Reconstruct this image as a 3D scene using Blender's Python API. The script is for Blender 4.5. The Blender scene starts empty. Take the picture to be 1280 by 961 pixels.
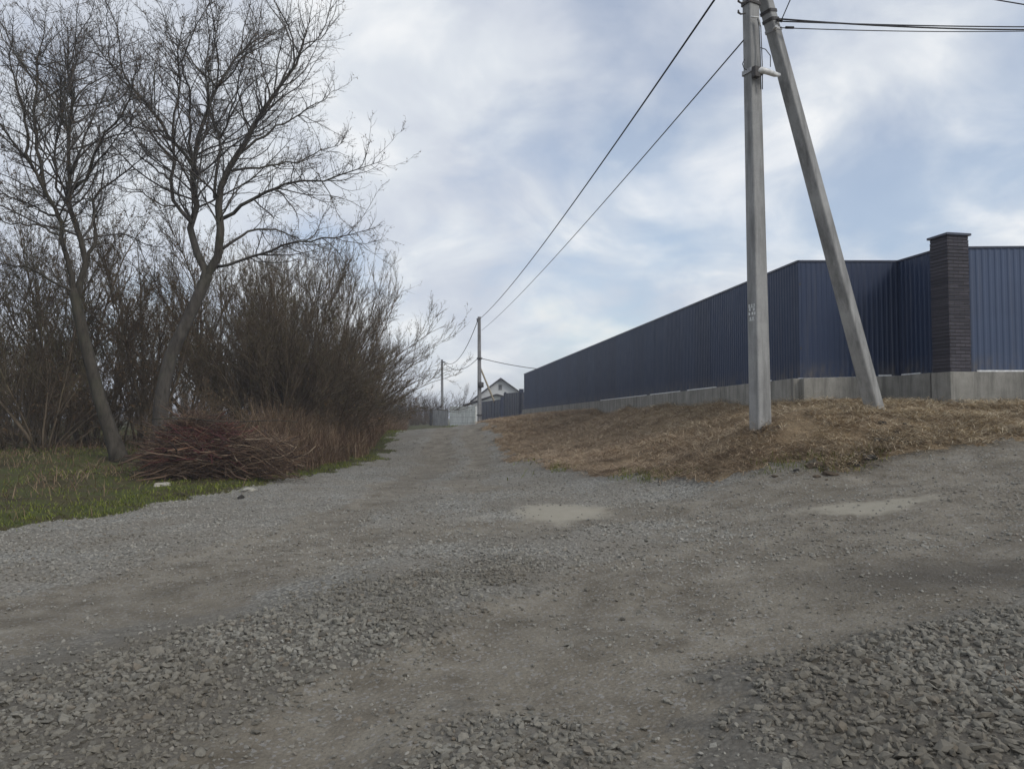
import bpy, math, random
import numpy as np
from mathutils import Vector, Matrix

C = bpy.context.scene.collection
SC = bpy.context.scene
rad = math.radians

# ------------------------------------------------------------------ camera, sky, sun, exposure
EYE = 1.6
PITCH = rad(2.48)
FOC = 960.0                                   # focal length in units of a 1280 wide frame
cam = bpy.data.cameras.new('camera')
cam.sensor_width = 36.0
cam.lens = 27.0
cam.clip_start = 0.05
cam.clip_end = 6000
camo = bpy.data.objects.new('camera', cam)
C.objects.link(camo)
camo.location = (0, 0, EYE)
camo.rotation_euler = (rad(90) + PITCH, 0, 0)
SC.camera = camo

SUN_EL, SUN_AZ = rad(38), rad(128)            # azimuth clockwise from +Y (view direction): behind right
w = bpy.data.worlds.new('World')
SC.world = w
w.use_nodes = True
wt = w.node_tree
wt.nodes.clear()
def wn(kind, **kw):
    n = wt.nodes.new(kind)
    for k, v in kw.items():
        setattr(n, k, v)
    return n
WL = wt.links.new
tc = wn('ShaderNodeTexCoord')
sky = wn('ShaderNodeTexSky', sky_type='NISHITA')
sky.sun_disc = False
sky.sun_elevation = SUN_EL
sky.sun_rotation = SUN_AZ
sky.dust_density = 1.0
sky.ozone_density = 1.5
bg1 = wn('ShaderNodeBackground')
bg1.inputs[1].default_value = 0.15
WL(sky.outputs[0], bg1.inputs[0])
sep = wn('ShaderNodeSeparateXYZ')
WL(tc.outputs['Generated'], sep.inputs[0])
def wm(op, a, b=None, clamp=False):
    n = wn('ShaderNodeMath', operation=op, use_clamp=clamp)
    for i, v in enumerate((a, b)):
        if v is None:
            continue
        if isinstance(v, (int, float)):
            n.inputs[i].default_value = v
        else:
            WL(v, n.inputs[i])
    return n.outputs[0]
den = wm('ADD', wm('MAXIMUM', sep.outputs[2], 0.0), 0.42)
cx = wm('DIVIDE', sep.outputs[0], den)
cy = wm('DIVIDE', sep.outputs[1], den)
comb = wn('ShaderNodeCombineXYZ')
WL(cx, comb.inputs[0]); WL(cy, comb.inputs[1])
def wnoise(scale, detail, rough, off, dist=0.0):
    mp = wn('ShaderNodeMapping')
    mp.inputs['Location'].default_value = off
    WL(comb.outputs[0], mp.inputs[0])
    n = wn('ShaderNodeTexNoise')
    n.inputs['Scale'].default_value = scale
    n.inputs['Detail'].default_value = detail
    n.inputs['Roughness'].default_value = rough
    n.inputs['Distortion'].default_value = dist
    WL(mp.outputs[0], n.inputs['Vector'])
    return n.outputs[0]
def wramp(v, stops):
    r = wn('ShaderNodeValToRGB')
    el = r.color_ramp.elements
    while len(el) < len(stops):
        el.new(0.5)
    for e, (p, c) in zip(el, stops):
        e.position = p
        e.color = (*c, 1)
    WL(v, r.inputs[0])
    return r.outputs[0]
n1 = wnoise(1.9, 7, 0.52, (3.1, 1.7, 0), 0.2)
n2 = wnoise(4.2, 8, 0.54, (7.3, 2.2, 4.0), 0.45)
side = wm('MULTIPLY', sep.outputs[0], -0.12)          # thicker cloud to the left, more gaps to the right
cov = wm('ADD', wm('ADD', wm('MULTIPLY', n1, 0.7), wm('MULTIPLY', n2, 0.3)), side)
covr = wramp(cov, [(0.36, (0.40, 0.40, 0.40)), (0.52, (0.95, 0.95, 0.95))])
light = wm('ADD', wm('MULTIPLY', n2, 0.75), wm('MULTIPLY', wnoise(1.3, 4, 0.5, (1.2, 9.4, 2)), 0.25))
light = wm('ADD', light, wm('MULTIPLY', wm('MINIMUM', sep.outputs[0], 0.05), 0.13))
ccol = wramp(light, [(0.30, (0.54, 0.59, 0.69)), (0.44, (0.635, 0.675, 0.75)), (0.54, (0.73, 0.77, 0.82)), (0.66, (0.93, 0.94, 0.945))])
def puff(dx, dz, rx, rz):
    e = wm('POWER', wm('DIVIDE', wm('SUBTRACT', sep.outputs[0], dx), rx), 2.0)
    f = wm('POWER', wm('DIVIDE', wm('SUBTRACT', sep.outputs[2], dz), rz), 2.0)
    fr = wn('ShaderNodeTexNoise'); fr.inputs['Scale'].default_value = 22; fr.inputs['Detail'].default_value = 6
    WL(tc.outputs['Generated'], fr.inputs['Vector'])
    d = wm('ADD', wm('ADD', e, f), wm('MULTIPLY', wm('SUBTRACT', fr.outputs[0], 0.5), 2.2))
    back = wm('LESS_THAN', sep.outputs[1], 0.0)
    return wm('MULTIPLY', wm('SUBTRACT', 1.0, wm('ADD', d, wm('MULTIPLY', back, 9.0)), True), 0.75)
pf = wm('MAXIMUM', puff(0.05, 0.138, 0.035, 0.022), puff(0.09, 0.115, 0.06, 0.02))
pf = wm('MAXIMUM', pf, puff(0.13, 0.105, 0.04, 0.02))
pm = wn('ShaderNodeMix', data_type='RGBA')
WL(pf, pm.inputs[0]); WL(ccol, pm.inputs[6]); pm.inputs[7].default_value = (0.88, 0.88, 0.85, 1)
ccol = pm.outputs[2]
bg2 = wn('ShaderNodeBackground')
bg2.inputs[1].default_value = 1.06
WL(ccol, bg2.inputs[0])
mixs = wn('ShaderNodeMixShader')
WL(covr, mixs.inputs[0]); WL(bg1.outputs[0], mixs.inputs[1]); WL(bg2.outputs[0], mixs.inputs[2])
wo = wn('ShaderNodeOutputWorld')
WL(mixs.outputs[0], wo.inputs[0])

sl = bpy.data.lights.new('sun', 'SUN')
sl.energy = 1.4
sl.angle = rad(18)
sl.color = (1.0, 0.95, 0.88)
so = bpy.data.objects.new('sun', sl)
C.objects.link(so)
sd = Vector((math.sin(SUN_AZ) * math.cos(SUN_EL), math.cos(SUN_AZ) * math.cos(SUN_EL), math.sin(SUN_EL)))
so.rotation_euler = (-sd).to_track_quat('-Z', 'Y').to_euler()
so.location = sd * 60

SC.view_settings.view_transform = 'Standard'
SC.view_settings.look = 'None'
SC.view_settings.exposure = 0.0
SC.view_settings.gamma = 1.0
SC.render.engine = 'CYCLES'
SC.cycles.use_denoising = True
SC.cycles.max_bounces = 5
SC.cycles.diffuse_bounces = 3
SC.cycles.glossy_bounces = 2
SC.cycles.transparent_max_bounces = 4

# ------------------------------------------------------------------ helpers
def at(px, py, Y):
    """world point seen at (px, py) of the 1280 x 961 photograph, at distance Y in front of the viewer"""
    u, v = (px - 640) / FOC, (480.5 - py) / FOC
    s, c = math.sin(PITCH), math.cos(PITCH)
    k = Y / (c - v * s)
    return np.array((u * k, Y, EYE + (v * c + s) * k))

def tag(o, label=None, cat=None, group=None, kind=None):
    if label: o['label'] = label
    if cat: o['category'] = cat
    if group: o['group'] = group
    if kind: o['kind'] = kind
    return o

def thing(name, label, cat, loc=(0, 0, 0), rz=0.0, group=None):
    o = bpy.data.objects.new(name, None)
    o.empty_display_size = 0.2
    C.objects.link(o)
    o.location = loc
    o.rotation_euler = (0, 0, rz)
    return tag(o, label, cat, group)

def raw_mesh(name, verts, quads=None, tris=None, mat=None, smooth=False):
    verts = np.asarray(verts, np.float32).reshape(-1, 3)
    parts, starts, tot, nl = [], [], [], 0
    for f, k in ((quads, 4), (tris, 3)):
        if f is None or len(f) == 0:
            continue
        f = np.asarray(f, np.int32).reshape(-1, k)
        parts.append(f.ravel())
        starts.append(nl + np.arange(len(f), dtype=np.int32) * k)
        tot.append(np.full(len(f), k, np.int32))
        nl += f.size
    loops = np.concatenate(parts)
    st = np.concatenate(starts)
    me = bpy.data.meshes.new(name)
    me.vertices.add(len(verts))
    me.vertices.foreach_set('co', verts.ravel())
    me.loops.add(len(loops))
    me.loops.foreach_set('vertex_index', loops)
    me.polygons.add(len(st))
    me.polygons.foreach_set('loop_start', st)
    me.polygons.foreach_set('loop_total', np.concatenate(tot))
    me.update(calc_edges=True)
    me.polygons.foreach_set('use_smooth', np.full(len(st), smooth, bool))
    if mat: me.materials.append(mat)
    me.validate()
    return me

def link(name, me, parent=None):
    o = bpy.data.objects.new(name, me)
    C.objects.link(o)
    if parent is not None:
        o.parent = parent
    return o

class MB:
    """collects boxes, prisms and sheets, then links them as one mesh"""
    def __init__(s): s.v, s.f = [], []
    def quadbox(s, bot, top):
        """bot and top: four corners each, counter-clockwise"""
        b = len(s.v)
        s.v += [tuple(p) for p in bot] + [tuple(p) for p in top]
        s.f += [(b+3, b+2, b+1, b), (b+4, b+5, b+6, b+7)] + [(b+i, b+(i+1) % 4, b+4+(i+1) % 4, b+4+i) for i in range(4)]
    def box(s, x0, x1, y0, y1, z0, z1):
        s.quadbox([(x0, y0, z0), (x1, y0, z0), (x1, y1, z0), (x0, y1, z0)], [(x0, y0, z1), (x1, y0, z1), (x1, y1, z1), (x0, y1, z1)])
    def beam(s, a, b, wx, wy, twist=0.0, w2=None):
        """tapered rectangular beam with chamfered corners from a to b"""
        a, b = Vector(a), Vector(b)
        d = (b - a).normalized()
        ref = Vector((math.cos(twist), math.sin(twist), 0))
        y = d.cross(ref).normalized()
        x = y.cross(d).normalized()
        base = len(s.v)
        for p, k in ((a, 1.0), (b, w2 or 1.0)):
            hx, hy = wx * k / 2, wy * k / 2
            c = min(hx, hy) * 0.16
            for (i, j) in ((hx, hy-c), (hx-c, hy), (-hx+c, hy), (-hx, hy-c), (-hx, -hy+c), (-hx+c, -hy), (hx-c, -hy), (hx, -hy+c)):
                s.v.append(tuple(p + x * i + y * j))
        for i in range(8):
            j = (i + 1) % 8
            s.f.append((base+i, base+j, base+8+j, base+8+i))
        s.f += [tuple(base+i for i in reversed(range(8))), tuple(base+8+i for i in range(8))]
    def face(s, pts):
        b = len(s.v)
        s.v += [tuple(p) for p in pts]
        s.f.append(tuple(range(b, b + len(pts))))
    def build(s, name, mat, parent=None, smooth=False, bevel=0.0):
        me = bpy.data.meshes.new(name)
        me.from_pydata([tuple(map(float, p)) for p in s.v], [], s.f)
        if mat: me.materials.append(mat)
        me.update()
        o = link(name, me, parent)
        if bevel:
            m = o.modifiers.new('bevel', 'BEVEL'); m.width = bevel; m.segments = 2; m.limit_method = 'ANGLE'
        return o

class TB:
    """collects tubes; every tube is a polyline with a radius per point"""
    def __init__(s): s.g = {}
    def add(s, P, R, sides):
        P, R = np.asarray(P, float), np.asarray(R, float)
        if P.ndim == 2: P, R = P[None], R[None]
        s.g.setdefault((P.shape[1], sides), []).append((P, R))
    def mesh(s, name, mat, smooth=True):
        V, Q, T, base = [], [], [], 0
        for (n, k), lst in s.g.items():
            P = np.concatenate([a for a, _ in lst]); R = np.concatenate([b for _, b in lst])
            B = len(P)
            t = np.gradient(P, axis=1)
            t /= np.linalg.norm(t, axis=2, keepdims=True) + 1e-9
            ov = P[:, -1] - P[:, 0]
            ref = np.where((np.abs(ov[:, 2]) > 0.8 * np.linalg.norm(ov, axis=1))[:, None], np.array([[1., 0.13, 0]]), np.array([[0.1, 0.05, 1.]]))
            n1 = np.cross(t, ref[:, None, :]); n1 /= np.linalg.norm(n1, axis=2, keepdims=True) + 1e-9
            n2 = np.cross(t, n1)
            a = np.arange(k) * 2 * np.pi / k
            ring = P[:, :, None, :] + R[:, :, None, None] * (np.cos(a)[None, None, :, None] * n1[:, :, None, :] + np.sin(a)[None, None, :, None] * n2[:, :, None, :])
            V.append(ring.reshape(-1, 3))
            i = np.arange(k); j = (i + 1) % k
            seg = np.arange(n - 1)[:, None] * k
            q = np.stack([seg + i, seg + j, seg + k + j, seg + k + i], -1).reshape(-1, 4)
            q = (q[None] + (np.arange(B) * n * k)[:, None, None] + base).reshape(-1, 4)
            Q.append(q[:, ::-1])
            for r0, flip in ((0, 1), ((n - 1) * k, -1)):
                cap = np.stack([np.full(k - 2, 0), np.arange(1, k - 1), np.arange(2, k)], -1)[:, ::flip] + r0
                T.append((cap[None] + (np.arange(B) * n * k)[:, None, None] + base).reshape(-1, 3))
            base += B * n * k
        return raw_mesh(name, np.concatenate(V), np.concatenate(Q), np.concatenate(T), mat, smooth)
    def build(s, name, mat, parent=None, smooth=True):
        return link(name, s.mesh(name, mat, smooth), parent)

_tab = np.random.default_rng(11).random((512, 512))
def vnoise(x, y, scale, seed=0):
    x = np.asarray(x) * scale + seed * 17.31; y = np.asarray(y) * scale + seed * 9.77
    xi = np.floor(x).astype(np.int64); yi = np.floor(y).astype(np.int64)
    fx, fy = x - xi, y - yi
    fx = fx * fx * (3 - 2 * fx); fy = fy * fy * (3 - 2 * fy)
    g = lambda a, b: _tab[a % 512, b % 512]
    return (g(xi, yi) * (1-fx) + g(xi+1, yi) * fx) * (1-fy) + (g(xi, yi+1) * (1-fx) + g(xi+1, yi+1) * fx) * fy
def fbm(x, y, scale, seed=0, octs=4):
    s, a, t = 0.0, 1.0, 0.0
    for o in range(octs):
        s = s + a * vnoise(x, y, scale * 2 ** o, seed + o); t += a; a *= 0.5
    return s / t

# ------------------------------------------------------------------ materials
def mat(name, build):
    m = bpy.data.materials.new(name)
    m.use_nodes = True
    nt = m.node_tree
    nt.nodes.clear()
    out = nt.nodes.new('ShaderNodeOutputMaterial')
    b = nt.nodes.new('ShaderNodeBsdfPrincipled')
    nt.links.new(b.outputs[0], out.inputs[0])
    build(NT(nt, b))
    return m
class NT:
    def __init__(s, nt, b): s.nt, s.b = nt, b
    def new(s, kind, ins=None, **kw):
        n = s.nt.nodes.new(kind)
        for k, v in kw.items(): setattr(n, k, v)
        for k, v in (ins or {}).items():
            s.put(v, n.inputs[k])
        return n
    def put(s, v, inp):
        if isinstance(v, bpy.types.NodeSocket): s.nt.links.new(v, inp)
        elif isinstance(v, tuple) and len(v) == 3 and inp.type == 'RGBA': inp.default_value = (*v, 1)
        else: inp.default_value = v
    def pos(s): return s.new('ShaderNodeNewGeometry').outputs['Position']
    def obj(s): return s.new('ShaderNodeTexCoord').outputs['Object']
    def map(s, v, scale=(1, 1, 1), rot=(0, 0, 0)):
        return s.new('ShaderNodeMapping', {'Vector': v, 'Scale': scale, 'Rotation': rot}).outputs[0]
    def noise(s, v, scale, detail=5, rough=0.55, col=False, dist=0.0):
        n = s.new('ShaderNodeTexNoise', {'Vector': v, 'Scale': scale, 'Detail': detail, 'Roughness': rough, 'Distortion': dist})
        return n.outputs[1 if col else 0]
    def voro(s, v, scale, feature='F1', out='Distance', rnd=1.0):
        n = s.new('ShaderNodeTexVoronoi', {'Vector': v, 'Scale': scale, 'Randomness': rnd}, feature=feature)
        return n.outputs[out]
    def ramp(s, v, *stops):
        r = s.new('ShaderNodeValToRGB', {'Fac': v})
        el = r.color_ramp.elements
        while len(el) < len(stops): el.new(0.5)
        for e, (p, c) in zip(el, stops):
            e.position = p
            e.color = (*(c if isinstance(c, tuple) else (c, c, c)), 1)
        return r.outputs[0]
    def math(s, op, a, b=0.0, clamp=False):
        return s.new('ShaderNodeMath', {0: a, 1: b}, operation=op, use_clamp=clamp).outputs[0]
    def mix(s, f, a, b, mode='MIX'):
        n = s.new('ShaderNodeMix', data_type='RGBA', blend_type=mode)
        s.put(f, n.inputs[0]); s.put(a, n.inputs[6]); s.put(b, n.inputs[7])
        return n.outputs[2]
    def attr(s, name): return s.new('ShaderNodeAttribute', attribute_name=name)
    def bump(s, h, strength=0.5, dist=0.02, normal=None):
        ins = {'Height': h, 'Strength': strength, 'Distance': dist}
        if normal is not None: ins['Normal'] = normal
        return s.new('ShaderNodeBump', ins).outputs[0]
    def set(s, col=None, rough=0.9, spec=0.3, normal=None, metal=0.0):
        if col is not None: s.put(col, s.b.inputs['Base Color'])
        s.put(rough, s.b.inputs['Roughness'])
        s.put(spec, s.b.inputs['Specular IOR Level'])
        s.put(metal, s.b.inputs['Metallic'])
        if normal is not None: s.put(normal, s.b.inputs['Normal'])

def m_road(t):
    p = t.pos()
    dirt, sand, damp = (t.attr(k).outputs['Fac'] for k in ('dirt', 'sand', 'damp'))
    cell = t.voro(p, 34, out='Color')
    cg = t.new('ShaderNodeRGBToBW', {0: cell}).outputs[0]
    grav = t.ramp(cg, (0.0, (0.18, 0.172, 0.15)), (0.5, (0.32, 0.308, 0.27)), (1.0, (0.48, 0.465, 0.415)))
    edge = t.voro(p, 34)
    grav = t.mix(t.ramp(edge, (0.25, 0.0), (0.75, 0.7)), grav, (0.07, 0.068, 0.064))
    big = t.noise(p, 0.7, 5, 0.6)
    grav = t.mix(t.ramp(big, (0.40, 0.0), (0.62, 0.75)), grav, (0.20, 0.178, 0.145))
    nz = t.noise(p, 2.6, 8, 0.66)
    fine = t.noise(p, 60, 6, 0.7)
    soil = t.ramp(nz, (0.32, (0.135, 0.116, 0.088)), (0.5, (0.212, 0.188, 0.148)), (0.70, (0.295, 0.268, 0.216)))
    soil = t.mix(t.ramp(fine, (0.35, 0.35), (0.6, 0.0)), soil, (0.07, 0.062, 0.052))
    speck = t.voro(p, 55, out='Color')
    sg = t.new('ShaderNodeRGBToBW', {0: speck}).outputs[0]
    soil = t.mix(t.ramp(sg, (0.74, 0.0), (0.80, 0.6)), soil, (0.29, 0.28, 0.265))
    grav = t.mix(t.math('MULTIPLY', t.attr('coarse').outputs['Fac'], 0.75, True), grav, (0.115, 0.104, 0.087))
    dm = t.math('ADD', dirt, t.math('MULTIPLY', t.math('SUBTRACT', t.noise(p, 3.4, 7, 0.65), 0.5), 1.3))
    c = t.mix(t.ramp(dm, (0.36, 0.0), (0.58, 1.0)), grav, soil)
    sm = t.math('ADD', sand, t.math('MULTIPLY', t.math('SUBTRACT', t.noise(p, 2.6, 8, 0.7), 0.5), 1.25))
    sandc = t.mix(t.noise(p, 9, 6, 0.6), (0.25, 0.23, 0.18), (0.33, 0.305, 0.25))
    c = t.mix(t.ramp(t.noise(p, .55, 6, .65), (.46, 0.0), (.68, .4)), c, (0.115, 0.10, 0.075))
    c = t.mix(t.ramp(sm, (0.36, 0.0), (0.72, 0.95)), c, sandc)
    c = t.mix(t.math('MULTIPLY', damp, 0.7), c, (0.075, 0.066, 0.055))
    h = t.math('ADD', t.math('MULTIPLY', edge, -0.7), t.math('MULTIPLY', fine, 0.8))
    flat = t.math('SUBTRACT', 1.0, t.math('MULTIPLY', sand, 0.8), clamp=True)
    t.set(c, 0.92, 0.15, t.bump(h, t.math('MULTIPLY', flat, 0.8), 0.02))
def m_ground(t):
    p = t.pos()
    n = t.noise(p, 1.3, 8, 0.65)
    c = t.ramp(n, (0.30, (0.045, 0.038, 0.022)), (0.45, (0.085, 0.075, 0.038)), (0.58, (0.075, 0.088, 0.03)), (0.75, (0.14, 0.12, 0.065)))
    f = t.noise(p, 45, 5, 0.7)
    c = t.mix(t.ramp(f, (0.35, 0.5), (0.6, 0.0)), c, (0.03, 0.026, 0.015))
    t.set(c, 0.95, 0.1, t.bump(f, 0.6, 0.03))
def m_bank(t):
    p = t.pos()
    n = t.noise(p, 1.1, 8, 0.65)
    c = t.ramp(n, (0.3, (0.19, 0.135, 0.085)), (0.5, (0.32, 0.24, 0.15)), (0.72, (0.42, 0.33, 0.215)))
    f = t.noise(t.map(p, (1, 1, 2.5)), 38, 6, 0.75)
    c = t.mix(t.ramp(f, (0.36, 0.75), (0.58, 0.0)), c, (0.05, 0.035, 0.022))
    t.set(c, 0.95, 0.1, t.bump(f, 0.7, 0.03))
def m_blades(stops, rough=0.8, island=True):
    def f(t):
        r = t.new('ShaderNodeNewGeometry').outputs['Random Per Island']
        c = t.ramp(r, *stops)
        n = t.noise(t.pos(), 0.8, 5, 0.6)
        c = t.mix(t.ramp(n, (0.35, 0.45), (0.6, 0.0)), c, stops[0][1])
        t.set(c, rough, 0.2)
    return f
def m_coarse(t): m_stone(t, .74)
def m_straw(t):
    r = t.new('ShaderNodeNewGeometry').outputs['Random Per Island']
    p = t.pos()
    a = t.ramp(r, (0.0, (0.24, 0.165, 0.105)), (0.45, (0.43, 0.31, 0.20)), (0.8, (0.56, 0.43, 0.285)), (1.0, (0.66, 0.54, 0.375)))
    b = t.ramp(r, (0.0, (0.32, 0.245, 0.155)), (0.45, (0.57, 0.465, 0.315)), (0.8, (0.70, 0.595, 0.42)), (1.0, (0.78, 0.70, 0.53)))
    x = t.new('ShaderNodeSeparateXYZ', {0: p}).outputs[0]
    f = t.math('ADD', t.math('MULTIPLY', t.math('SUBTRACT', x, 2.6), 0.30), t.math('MULTIPLY', t.math('SUBTRACT', t.noise(p, 1.0, 5, .6), .5), 1.6), True)
    c = t.mix(f, a, b)
    n = t.noise(p, 2.2, 7, 0.65)
    c = t.mix(t.ramp(n, (0.34, 0.6), (0.50, 0.0)), c, (0.13, 0.088, 0.055))
    t.set(c, 0.8, 0.2)
def m_stone(t, k=1.0):
    r = t.new('ShaderNodeNewGeometry').outputs['Random Per Island']
    p = t.pos()
    c = t.ramp(r, (0.0, (0.19, 0.182, 0.16)), (0.35, (0.28, 0.27, 0.237)), (0.7, (0.355, 0.342, 0.30)), (0.93, (0.40, 0.38, 0.33)), (1.0, (0.26, 0.215, 0.165)))
    c = t.mix(t.ramp(t.noise(p, 70, 5, 0.7), (0.35, 0.45), (0.65, 0.0)), c, (0.12, 0.115, 0.105))
    c = t.mix(t.ramp(t.noise(p, .9, 5, 0.6), (0.40, 0.0), (0.62, 0.55)), c, (0.165, 0.145, 0.115))
    if k != 1: c = t.mix(1.0, c, (k, k * .985, k * .95), 'MULTIPLY')
    t.set(c, 0.9, 0.2, t.bump(t.noise(p, 150, 4, 0.7), 0.5, 0.004))
def m_bark(c0, c1, scale=9):
    def f(t):
        p = t.obj()
        v = t.map(p, (1, 1, 0.25))
        n = t.noise(v, scale, 8, 0.7)
        c = t.ramp(n, (0.3, c0), (0.68, c1))
        moss = t.noise(p, 1.1, 6, 0.65)
        c = t.mix(t.ramp(moss, (0.52, 0.0), (0.75, 0.5)), c, (c1[0] * 0.9, c1[1] * 1.1, c1[2] * 0.75))
        t.set(c, 0.92, 0.15, t.bump(n, 0.8, 0.02))
    return f
def m_sheet(col, rough=0.34):
    def f(t):
        p = t.obj()
        n = t.noise(p, 1.4, 6, 0.6)
        c = t.mix(t.ramp(n, (0.3, 0.0), (0.75, 0.35)), col, tuple(min(1, x * 1.5 + 0.004) for x in col))
        st = t.noise(t.map(p, (9, 9, 0.35)), 1.0, 6, 0.7)
        c = t.mix(t.ramp(st, (0.5, 0.0), (0.8, 0.3)), c, (0.10, 0.10, 0.105))
        rnd = t.new('ShaderNodeObjectInfo').outputs['Random']
        c = t.mix(rnd, t.mix(1.0, c, (.82, .84, .86), 'MULTIPLY'), t.mix(1.0, c, (1.2, 1.17, 1.12), 'MULTIPLY'))
        up = t.attr('up').outputs['Fac']
        splash = t.math('MULTIPLY', t.ramp(up, (0.0, 0.8), (0.16, 0.0)), t.ramp(t.noise(t.map(p, (4, 4, 1.5)), 1.6, 7, .65), (.4, 0.0), (.7, 1.0)))
        c = t.mix(splash, c, (0.13, 0.115, 0.095))
        low = t.noise(t.map(p, (3, 3, 1)), 2.2, 5, 0.6)
        t.set(c, t.ramp(low, (0.3, rough), (0.75, rough + 0.14)), 0.5, t.bump(t.noise(p, 3, 3, 0.5), 0.12, 0.01), 0.18)
    return f
def m_concrete(c0, c1, joints=0.0):
    def f(t):
        p = t.obj()
        n = t.noise(p, 2.2, 9, 0.66)
        c = t.ramp(n, (0.28, c0), (0.70, c1))
        st = t.noise(t.map(p, (6, 6, 0.6)), 1.0, 7, 0.7)
        c = t.mix(t.ramp(st, (0.46, 0.0), (0.66, 0.65)), c, tuple(x * 0.42 for x in c0))
        g = t.noise(p, 55, 4, 0.7)
        c = t.mix(t.ramp(g, (0.3, 0.35), (0.5, 0.0)), c, tuple(x * 0.55 for x in c0))
        t.set(c, 0.9, 0.2, t.bump(t.math('ADD', g, t.math('MULTIPLY', n, 2)), 0.45, 0.008))
    return f
def m_brick(t):
    p = t.obj()
    br = t.new('ShaderNodeTexBrick', {'Vector': t.map(p, (1, 1, 1), (rad(90), 0, 0)), 'Color1': (0.042, 0.042, 0.056), 'Color2': (0.082, 0.078, 0.095), 'Mortar': (0.02, 0.018, 0.018), 'Scale': 1.0, 'Mortar Size': 0.006, 'Brick Width': 0.21, 'Row Height': 0.066})
    n = t.noise(p, 25, 6, 0.7)
    c = t.mix(t.ramp(n, (0.35, 0.5), (0.65, 0.0)), br.outputs[0], (0.035, 0.03, 0.03))
    t.set(c, 0.75, 0.3, t.bump(n, 0.5, 0.008))
def m_plain(col, rough=0.6, spec=0.3, metal=0.0, vary=0.25):
    def f(t):
        n = t.noise(t.obj(), 14, 6, 0.65)
        t.set(t.mix(t.ramp(n, (0.35, 0.0), (0.7, 1.0)), tuple(x * (1 - vary) for x in col), tuple(min(1, x * (1 + vary)) for x in col)), rough, spec, metal=metal)
    return f

M = {
    'road': mat('gravel road', m_road), 'ground': mat('verge soil', m_ground), 'bank': mat('bank soil', m_bank),
    'stone': mat('crushed stone', m_stone), 'coarse': mat('coarse crushed stone', m_coarse),
    'straw': mat('straw', m_straw),
    'grass': mat('grass', m_blades([(0.0, (0.08, 0.10, 0.013)), (0.5, (0.145, 0.175, 0.022)), (0.88, (0.19, 0.21, 0.036)), (1.0, (0.30, 0.25, 0.12))])),
    'weed': mat('dry weeds', m_blades([(0.0, (0.085, 0.052, 0.036)), (0.45, (0.18, 0.115, 0.075)), (0.85, (0.28, 0.20, 0.125)), (1.0, (0.42, 0.34, 0.22))])),
    'bark': mat('bark', m_bark((0.038, 0.033, 0.028), (0.115, 0.103, 0.088))),
    'barkdark': mat('dark bark', m_bark((0.03, 0.026, 0.021), (0.085, 0.075, 0.06))),
    'twig': mat('twigs', m_bark((0.055, 0.05, 0.046), (0.135, 0.122, 0.11), 6)),
    'shrub': mat('shrub twigs', m_bark((0.075, 0.057, 0.04), (0.165, 0.128, 0.088), 4)),
    'far': mat('far twigs', m_bark((0.05, 0.042, 0.036), (0.10, 0.086, 0.072), 4)),
    'bud': mat('buds', m_plain((0.11, 0.10, 0.045), 0.8)),
    'leaf': mat('withered leaves', m_plain((0.13, 0.085, 0.045), 0.85)),
    'red': mat('red twigs', m_blades([(0.0, (0.07, 0.028, 0.028)), (0.5, (0.13, 0.045, 0.045)), (0.8, (0.18, 0.07, 0.055)), (1.0, (0.34, 0.19, 0.12))])),
    'cut': mat('cut brown branches', m_blades([(0.0, (0.045, 0.032, 0.026)), (0.5, (0.11, 0.072, 0.05)), (0.85, (0.22, 0.145, 0.095)), (1.0, (0.38, 0.30, 0.21))])),
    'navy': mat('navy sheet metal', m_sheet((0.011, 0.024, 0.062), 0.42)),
    'navy_lit': mat('lit navy sheet metal', m_sheet((0.044, 0.066, 0.122), 0.40)),  # paler copy of the navy: stronger light on the right-hand run put into colour
    'trim': mat('navy trim', m_plain((0.035, 0.043, 0.07), 0.35, 0.5)),
    'plinth': mat('plinth concrete', m_concrete((0.20, 0.195, 0.175), (0.33, 0.32, 0.29))),
    'pole': mat('pole concrete', m_concrete((0.24, 0.24, 0.235), (0.36, 0.36, 0.35))),
    'polefar': mat('grey pole', m_concrete((0.17, 0.17, 0.17), (0.26, 0.26, 0.26))),
    'block': mat('pale blocks', m_concrete((0.62, 0.63, 0.58), (0.80, 0.80, 0.75))),
    'brick': mat('dark brick', m_brick),
    'strip': mat('white foam', m_plain((0.75, 0.75, 0.74), 0.9, 0.1)),
    'cable': mat('cable', m_plain((0.018, 0.018, 0.02), 0.6)),
    'cable2': mat('grey cable', m_plain((0.12, 0.125, 0.135), 0.6)),
    'steel': mat('galvanised steel', m_plain((0.34, 0.34, 0.34), 0.55, 0.5, 0.5)),
    'rust': mat('dark steel', m_plain((0.055, 0.05, 0.047), 0.7, 0.4)),
    'ceramic': mat('white insulator', m_plain((0.62, 0.62, 0.60), 0.35, 0.5)),
    'paint': mat('white paint', m_plain((0.62, 0.63, 0.62), 0.8, 0.2, 0, 0.35)),
    'wood': mat('yellowish timber', m_plain((0.34, 0.295, 0.22), 0.85, 0.15)),
    'greywood': mat('weathered boards', m_concrete((0.26, 0.255, 0.245), (0.40, 0.39, 0.37))),
    'wall': mat('white render', m_plain((0.60, 0.61, 0.60), 0.9, 0.1, 0, 0.1)),
    'roof': mat('dark roofing', m_plain((0.055, 0.05, 0.052), 0.7, 0.3)),
    'glass': mat('window glass', m_plain((0.03, 0.035, 0.04), 0.12, 0.5)),
    'pale': mat('pale stone', m_concrete((0.34, 0.32, 0.27), (0.50, 0.47, 0.40))),
    'soil': mat('dug soil', m_concrete((0.07, 0.052, 0.036), (0.13, 0.10, 0.07))),
    'dark': mat('dark lump', m_concrete((0.03, 0.028, 0.025), (0.07, 0.065, 0.06))),
}

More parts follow.
